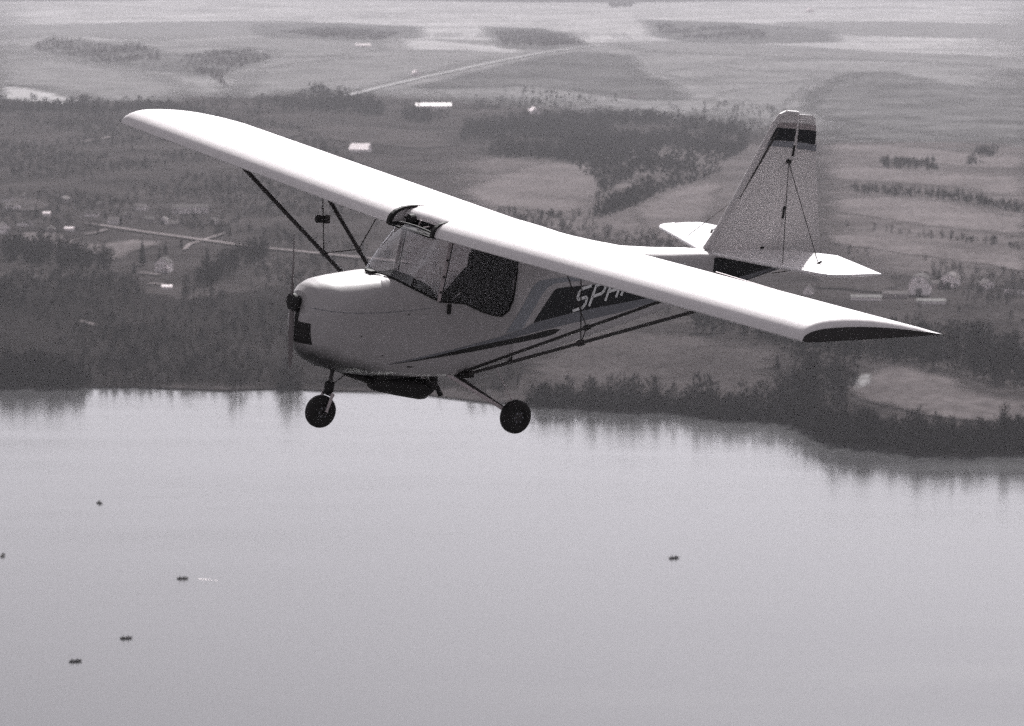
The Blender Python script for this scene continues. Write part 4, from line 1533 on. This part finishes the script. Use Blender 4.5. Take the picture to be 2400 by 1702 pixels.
def fin_band(name, top, bot, m):
    for sgn in (1, -1):
        for x_lo, x_hi, par in ((-4.222, -3.85, .0205), (-4.50, -4.246, .0165)):
            r0, r1 = [], []
            for k in range(13):
                x = x_hi + (x_lo - x_hi) * k / 12
                zt, zb_ = lerp_tab(top, x), lerp_tab(bot, x)
                # trim to the leading edge line
                le = lerp_tab([(-4.09, .92), (-4.02, .895), (-3.965, .83), (-3.80, .54), (-3.6, .19)], x) - .035
                # trim to the trailing edge
                if x < -4.42:
                    te_t = -4.448 - (0.872 - zt) * .158
                    if x < te_t:
                        x = te_t
                r0.append((x, sgn * par, max(min(zt, le), zb_ if zb_ < le else le - .001)))
                r1.append((x, sgn * par, min(zb_, le - .002)))
            MB().loft([r0, r1]).build(name, m, A)


fin_band('dark_tail_band', [(-3.85, .81), (-3.993, .799), (-4.189, .784), (-4.5, .752)], [(-3.85, .69), (-3.921, .686), (-4.197, .669), (-4.5, .629)], M['navy'])
fin_band('grey_tail_band', [(-3.85, .686), (-3.921, .682), (-4.197, .665), (-4.5, .625)], [(-3.85, .637), (-3.914, .632), (-4.19, .609), (-4.5, .566)], M['greyp'])
fin_band('pale_tail_band', [(-3.95, .845), (-4.19, .838), (-4.5, .805)], [(-3.95, .803), (-4.189, .788), (-4.5, .756)], M['paleband'])
for sgn in (1, -1):                                                              # stripe inside the fin leading edge
    pts = [(-3.967, .772), (-3.862, .59), (-3.743, .393), (-3.60, .15)]
    wd = [.030, .026, .018, .004]
    MB().loft([[(x - .004, sgn * .0208, z) for x, z in pts], [(x - .004 - w_, sgn * .0208, z - w_ * .2) for (x, z), w_ in zip(pts, wd)]]).build('fin_edge_stripe', M['tube'], A)

ZT = -.330
for sgn in (1, -1):
    stab = [(-3.27, .0), (-3.285, .09), (-3.48, .62), (-3.645, 1.09), (-3.70, 1.17), (-3.78, 1.225), (-3.93, 1.25), (-3.94, .02)]
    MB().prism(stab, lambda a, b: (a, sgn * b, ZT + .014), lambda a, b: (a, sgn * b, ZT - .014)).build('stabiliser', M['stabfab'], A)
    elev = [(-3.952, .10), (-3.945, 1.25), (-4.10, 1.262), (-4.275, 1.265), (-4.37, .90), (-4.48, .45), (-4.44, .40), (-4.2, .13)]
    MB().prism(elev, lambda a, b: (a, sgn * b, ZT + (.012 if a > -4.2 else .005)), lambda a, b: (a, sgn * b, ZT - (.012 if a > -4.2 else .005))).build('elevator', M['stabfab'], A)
    MB().path([(-3.285, sgn * .09, ZT), (-3.48, sgn * .62, ZT), (-3.645, sgn * 1.09, ZT), (-3.70, sgn * 1.17, ZT), (-3.78, sgn * 1.225, ZT), (-3.93, sgn * 1.25, ZT)], .017, 8).build('stabiliser_edge', M['stabfab'], A, smooth=True, angle=50)
    for a, b in (((-4.152, sgn * .03, .475), (-3.972, sgn * .755, ZT + .012)), ((-4.15, sgn * .03, .475), (-3.62, sgn * .67, ZT + .012)),
                 ((-3.972, sgn * .755, ZT - .012), (-4.05, sgn * .06, -.55)), ((-3.62, sgn * .67, ZT - .012), (-3.70, sgn * .09, -.60))):
        MB().tube(a, b, .004, .004, 6).build('bracing_wire', M['tube'], A)
    MB().tube((-3.96, sgn * .745, ZT), (-4.0, sgn * .77, ZT + .035), .012, .010, 8).build('wire_anchor', M['tube'], A)
    MB().tube((-4.15, sgn * .015, .484), (-4.15, sgn * .05, .484), .022, .018, 12).build('wire_lug', M['black'], A)
MB().box((-3.93, .03, -.318), (.03, .02, .03)).build('control_horn', M['black'], A)

# ---- landing gear


def wheel(c, r, wd, nm='wheel'):
    e = MB()
    prof = []
    for k in range(24):
        t = 2 * pi * k / 24
        sy, sr = cos(t), sin(t)
        prof.append((wd / 2 * (abs(sy) ** .75) * (1 if sy > 0 else -1), r * .66 + r * .34 * (abs(sr) ** .85) * (1 if sr > 0 else -1)))
    ty = e.lathe(prof, c, (0, 1, 0), 40, close=True).build(nm, M['tyre'], A, smooth=True, angle=60)
    MB().lathe([(-wd * .36, r * .28), (-wd * .30, r * .46), (-wd * .22, r * .5), (wd * .22, r * .5), (wd * .30, r * .46), (wd * .36, r * .28), (wd * .40, r * .10)], c, (0, 1, 0), 24).build('rim', M['rim'], ty, smooth=True, angle=35)
    for k in range(6):
        t = 2 * pi * k / 6
        p = Vector(c) + Vector((cos(t) * r * .30, wd * .335, sin(t) * r * .30))
        MB().tube(p, p + Vector((0, .012, 0)), .008, .008, 6).build('wheel_bolt', M['greyp'], ty)
    return ty


for sgn in (1, -1):
    ax = Vector((-.74, sgn * .69, -1.506))
    wheel(ax, .146, .115)
    MB().tube((-.29, sgn * .27, -1.20), ax + Vector((.02, -sgn * .06, .02)), .016, .016, 10).build('gear_leg', M['alloy'], A)
    MB().tube((-.38, sgn * .27, -1.21), ax + Vector((-.02, -sgn * .06, .0)), .016, .016, 10).build('gear_leg', M['tube'], A)
    MB().tube((-.764, sgn * .33, -1.16), ax + Vector((.03, -sgn * .02, .13)), .005, .005, 6).build('brake_line', M['alloy'], A)
    MB().tube(ax + Vector((0, -sgn * .10, 0)), ax + Vector((0, sgn * .04, 0)), .014, .014, 10).build('axle', M['tube'], A)
nw = Vector((.785, 0, -1.508))
wheel(nw, .140, .105)
MB().tube((.680, 0, -1.10), (.712, 0, -1.28), .018, .018, 10).build('nose_leg', M['tube'], A)
MB().lathe([(0, .03), (.01, .042), (.085, .042), (.095, .03)], (.709, 0, -1.255), (.10, 0, -1), 16).build('shock_block', M['black'], A)
MB().tube((.72, -.075, -1.36), (.72, .075, -1.36), .016, .016, 10).build('fork_crown', M['black'], A)
for sgn in (1, -1):
    MB().tube((.718, sgn * .07, -1.345), (.775, sgn * .07, -1.508), .014, .012, 10).build('nose_fork', M['alloy'], A)
MB().tube(nw + Vector((0, -.085, 0)), nw + Vector((0, .085, 0)), .012, .012, 10).build('axle', M['tube'], A)
MB().tube((.71, 0, -1.30), (.52, .02, -1.17), .005, .005, 6).build('steering_rod', M['tube'], A)

# ---- exhaust silencer under the belly
ex0, ex1 = Vector((.30, 0, -1.285)), Vector((-.28, 0, -1.395))
dv = (ex1 - ex0)
MB().lathe([(0, .03), (.005, .055), (.04, .072), (.30, .088), (.53, .094), (.575, .085), (.59, .05)], ex0, dv, 22).build('silencer', M['exhaust'], A, smooth=True, angle=40)
mb = MB()
mb.path([(.66, -.02, -1.13), (.52, -.02, -1.20), (.36, 0, -1.255), (.29, 0, -1.285)], .032, 10)
mb.build('exhaust_pipe', M['exhaust'], A)
MB().path([(-.22, .07, -1.30), (-.33, .09, -1.36), (-.37, .10, -1.43)], .022, 10).build('tail_pipe', M['exhaust'], A)
for x in (.22, -.16):
    MB().box((x, 0, -1.245), (.03, .05, .12)).build('silencer_bracket', M['exhaust'], A)
MB().box((.05, 0, -1.225), (.5, .22, .05)).build('belly_fairing', M['exhaust'], A)


# ------------------------------------------------------------------ people
def skinned(name, joints, edges, m, sub=2, extra=None):
    """one continuous body surface grown around a skeleton of joints {key: (xyz, radius)}"""
    keys = list(joints)
    me = bpy.data.meshes.new(name)
    me.from_pydata([joints[k][0] for k in keys], [(keys.index(a), keys.index(b)) for a, b in edges], [])
    o = bpy.data.objects.new(name, me)
    COL.objects.link(o)
    mod = o.modifiers.new('skin', 'SKIN')
    for i, k in enumerate(keys):
        r = joints[k][1]
        me.skin_vertices[0].data[i].radius = r if isinstance(r, tuple) else (r, r)
        me.skin_vertices[0].data[i].use_root = (i == 0)
    mod.use_smooth_shade = True
    sb = o.modifiers.new('sub', 'SUBSURF')
    sb.levels = sub
    sb.render_levels = sub
    dg = bpy.context.evaluated_depsgraph_get()
    me2 = bpy.data.meshes.new_from_object(o.evaluated_get(dg))
    bpy.data.objects.remove(o)
    me2.name = name
    me2.materials.clear()
    me2.materials.append(m)
    return me2


PJ = {
    'pelvis': ((-.70, 0, -.83), (.15, .11)), 'waist': ((-.765, 0, -.66), (.14, .10)), 'chest': ((-.80, 0, -.50), (.17, .12)), 'collar': ((-.80, 0, -.40), (.10, .08)),
    'neck': ((-.79, 0, -.335), .055), 'head0': ((-.765, 0, -.275), .075), 'head1': ((-.765, 0, -.19), .092), 'head2': ((-.775, 0, -.13), .075),
    'chin': ((-.695, 0, -.275), .035), 'nose': ((-.668, 0, -.215), .016),
}
PE = [('pelvis', 'waist'), ('waist', 'chest'), ('chest', 'collar'), ('collar', 'neck'), ('neck', 'head0'), ('head0', 'head1'), ('head1', 'head2'), ('head0', 'chin'), ('head1', 'nose')]
for sd, s_ in (('l', 1), ('r', -1)):
    hx = (-.36, s_ * (.02 if s_ < 0 else .16), -.63 if s_ < 0 else -.60)
    PJ.update({
        'sh' + sd: ((-.80, s_ * .19, -.43), .075), 'el' + sd: ((-.64, s_ * .25, -.63), .052), 'wr' + sd: ((-.43, s_ * .13, -.625), .034), 'palm' + sd: (hx, .036),
        'hip' + sd: ((-.64, s_ * .10, -.84), .095), 'kn' + sd: ((-.27, s_ * .13, -.74), .068), 'an' + sd: ((-.02, s_ * .12, -1.0), .045), 'toe' + sd: ((.06, s_ * .12, -1.03), .04),
    })
    PE += [('collar', 'sh' + sd), ('sh' + sd, 'el' + sd), ('el' + sd, 'wr' + sd), ('wr' + sd, 'palm' + sd), ('pelvis', 'hip' + sd), ('hip' + sd, 'kn' + sd), ('kn' + sd, 'an' + sd), ('an' + sd, 'toe' + sd)]
    for f in range(5):
        nm = 'f%d%s' % (f, sd)
        oy = (f - 2) * .017 if f < 4 else s_ * -.035
        a = (hx[0] + (.05 if f < 4 else .01), hx[1] + oy, hx[2] - .008 * abs(f - 1))
        b = (hx[0] + (.07 if f < 4 else .03), hx[1] + oy, hx[2] - .04)
        PJ[nm] = (a, .010)
        PJ[nm + 'b'] = (b, .009)
        PE += [('palm' + sd, nm), (nm, nm + 'b')]
pilot = bpy.data.objects.new('person', skinned('pilot_body', PJ, PE, M['cloth'], 2))
COL.objects.link(pilot)
pilot.rotation_mode = 'QUATERNION'
pilot.rotation_quaternion = q
pilot.location = A.location
tag(pilot, 'pilot in dark clothes and a peaked cap sitting in the aircraft cabin', 'person')
cap = MB()
cap.lathe([(0, .099), (.03, .100), (.06, .088), (.085, .055), (.095, .01)], (-.772, 0, -.168), (-.1, 0, 1), 20)
cap.prism([(-.70, -.07), (-.60, -.055), (-.57, 0), (-.60, .055), (-.70, .07)], lambda a, b: (a, b, -.165 + (a + .7) * .25), lambda a, b: (a, b, -.173 + (a + .7) * .25))
cap.build('cap', M['cabin'], pilot, smooth=True, angle=50)

# ------------------------------------------------------------------ boats on the lake
M['hull'] = mat('dark_green_boat', 0.045, 0.6, var=0.2, scale=2)
M['hull_in'] = mat('boat_inside', 0.07, 0.8)
BJ = {'pelvis': ((0, 0, .28), (.17, .15)), 'waist': ((0, 0, .46), (.16, .14)), 'chest': ((.02, 0, .66), (.20, .15)), 'neck': ((.03, 0, .82), .07), 'head0': ((.05, 0, .90), .10), 'head1': ((.05, 0, 1.0), .10)}
BE = [('pelvis', 'waist'), ('waist', 'chest'), ('chest', 'neck'), ('neck', 'head0'), ('head0', 'head1')]
for sd, s_ in (('l', 1), ('r', -1)):
    BJ.update({'sh' + sd: ((.02, s_ * .2, .72), .08), 'el' + sd: ((.12, s_ * .27, .5), .06), 'ha' + sd: ((.34, s_ * .16, .48), .045), 'hip' + sd: ((.05, s_ * .1, .28), .1), 'kn' + sd: ((.45, s_ * .13, .36), .075), 'ft' + sd: ((.5, s_ * .13, .06), .06)})
    BE += [('chest', 'sh' + sd), ('sh' + sd, 'el' + sd), ('el' + sd, 'ha' + sd), ('pelvis', 'hip' + sd), ('hip' + sd, 'kn' + sd), ('kn' + sd, 'ft' + sd)]
boater_me = skinned('boater', BJ, BE, M['cloth'], 1)


def boat_meshes():
    L = 3.3
    outer, inner = [], []
    for t, w_, b, g in ((-1, .50, .0, .36), (-.8, .58, -.06, .35), (-.4, .64, -.08, .34), (0, .64, -.08, .35), (.4, .56, -.07, .38), (.75, .34, -.03, .44), (.93, .14, .08, .5), (1, .03, .2, .53)):
        x = t * L / 2
        outer.append([(x, -w_, g), (x, -w_ * .92, g * .4), (x, -w_ * .55, b), (x, 0, b - .02), (x, w_ * .55, b), (x, w_ * .92, g * .4), (x, w_, g)])
        inner.append([(x * .98, -w_ * .92, g), (x * .98, -w_ * .84, g * .5), (x * .98, -w_ * .5, b + .05), (x * .98, 0, b + .04), (x * .98, w_ * .5, b + .05), (x * .98, w_ * .84, g * .5), (x * .98, w_ * .92, g)])
    h_ = MB().loft(outer, cap0=True)
    i_ = MB().loft(inner)
    for o_, n_ in zip(outer, inner):
        pass
    rim = MB()
    for k in (0, 6):
        rim.loft([[o_[k] for o_ in outer], [n_[k] for n_ in inner]])
    return h_.mesh('hull', M['hull'], True, 50), i_.mesh('hull_lining', M['hull_in'], True, 50), rim.mesh('gunwale', M['hull'])


B_H, B_I, B_R = boat_meshes()
seat_m = MB().box((0, 0, .24), (.26, 1.1, .04)).mesh('thwart', M['hull_in'])
BOATS = [
    (1580, 1309, 20, 'small dark rowing boat alone on the water right of centre', 2, 'alone right of centre'),
    (428, 1357, 4, 'small dark rowing boat trailing a faint pale wake', 2, 'with the faint wake'),
    (296, 1497, 14, 'small dark rowing boat upper right of the bottom left pair', 2, 'upper right of the bottom left pair'),
    (177, 1551, 12, 'small dark rowing boat nearest the bottom left corner', 2, 'nearest the bottom left corner'),
    (234, 1180, -58, 'small dark rowing boat farthest out, closest to the left shore', 1, 'farthest out by the left shore'),
    (7, 1303, 84, 'small dark rowing boat at the very left edge of the lake', 1, 'at the very left edge'),
]
for u, v, yaw, lb, np_, wh in BOATS:
    p = at0(u, v)
    e = empty('rowing_boat', (p.x, p.y, 0.03), radians(yaw))
    tag(e, lb, 'boat', 'rowing boats on the lake')
    for nm, me in (('hull', B_H), ('hull_lining', B_I), ('gunwale', B_R)):
        o = bpy.data.objects.new(nm, me)
        COL.objects.link(o)
        o.parent = e
    xs_ = (-.85, .55) if np_ == 2 else (-.3,)
    for x_ in xs_:
        o = bpy.data.objects.new('thwart', seat_m)
        COL.objects.link(o)
        o.parent = e
        o.location = (x_, 0, 0)
        b_ = bpy.data.objects.new('person', boater_me)
        COL.objects.link(b_)
        a = radians(yaw)
        b_.location = (p.x + cos(a) * x_, p.y + sin(a) * x_, 0.05)
        b_.rotation_euler = (0, 0, a if x_ < 0 else a + pi)
        where = {2: 'left-hand' if x_ < 0 else 'right-hand', 1: 'only'}[np_]
        tag(b_, '%s person in the boat %s' % (where, wh), 'person', 'people in the rowing boats')

M['foam'] = mat('thin_foam', 0.8, 0.6)
mb = MB()
for k, (u, v, w_) in enumerate(((470, 1357, 1.0), (480, 1358, 1.5), (492, 1359, .7), (506, 1361, .5))):
    p = at0(u, v)
    ring = [(p.x + cos(t * .785) * w_ * (.8 + .3 * sin(t * 2.3 + k)), p.y + sin(t * .785) * .35 * (.8 + .3 * cos(t * 1.7)), .02) for t in range(8)]
    mb.add(ring, [tuple(range(8))])
tag(mb.build('wake_foam', M['foam']), 'faint pale flecks of wake beside one rowing boat', 'wake', kind='stuff')

# ------------------------------------------------------------------ haze
mh = bpy.data.materials.new('hazy_air')
mh.use_nodes = True
nt = mh.node_tree
nt.nodes.clear()
o_ = nt.nodes.new('ShaderNodeOutputMaterial')
pv = nt.nodes.new('ShaderNodeVolumePrincipled')
pv.inputs['Color'].default_value = (0.56, 0.55, 0.585, 1)
pv.inputs['Density'].default_value = 0.85e-4
pv.inputs['Density Attribute'].default_value = ''
pv.inputs['Anisotropy'].default_value = 0.1
nt.links.new(pv.outputs[0], o_.inputs['Volume'])
hz = MB().box((0, 8500, 98), (56000, 38000, 204)).build('haze', mh)
tag(hz, kind='stuff')
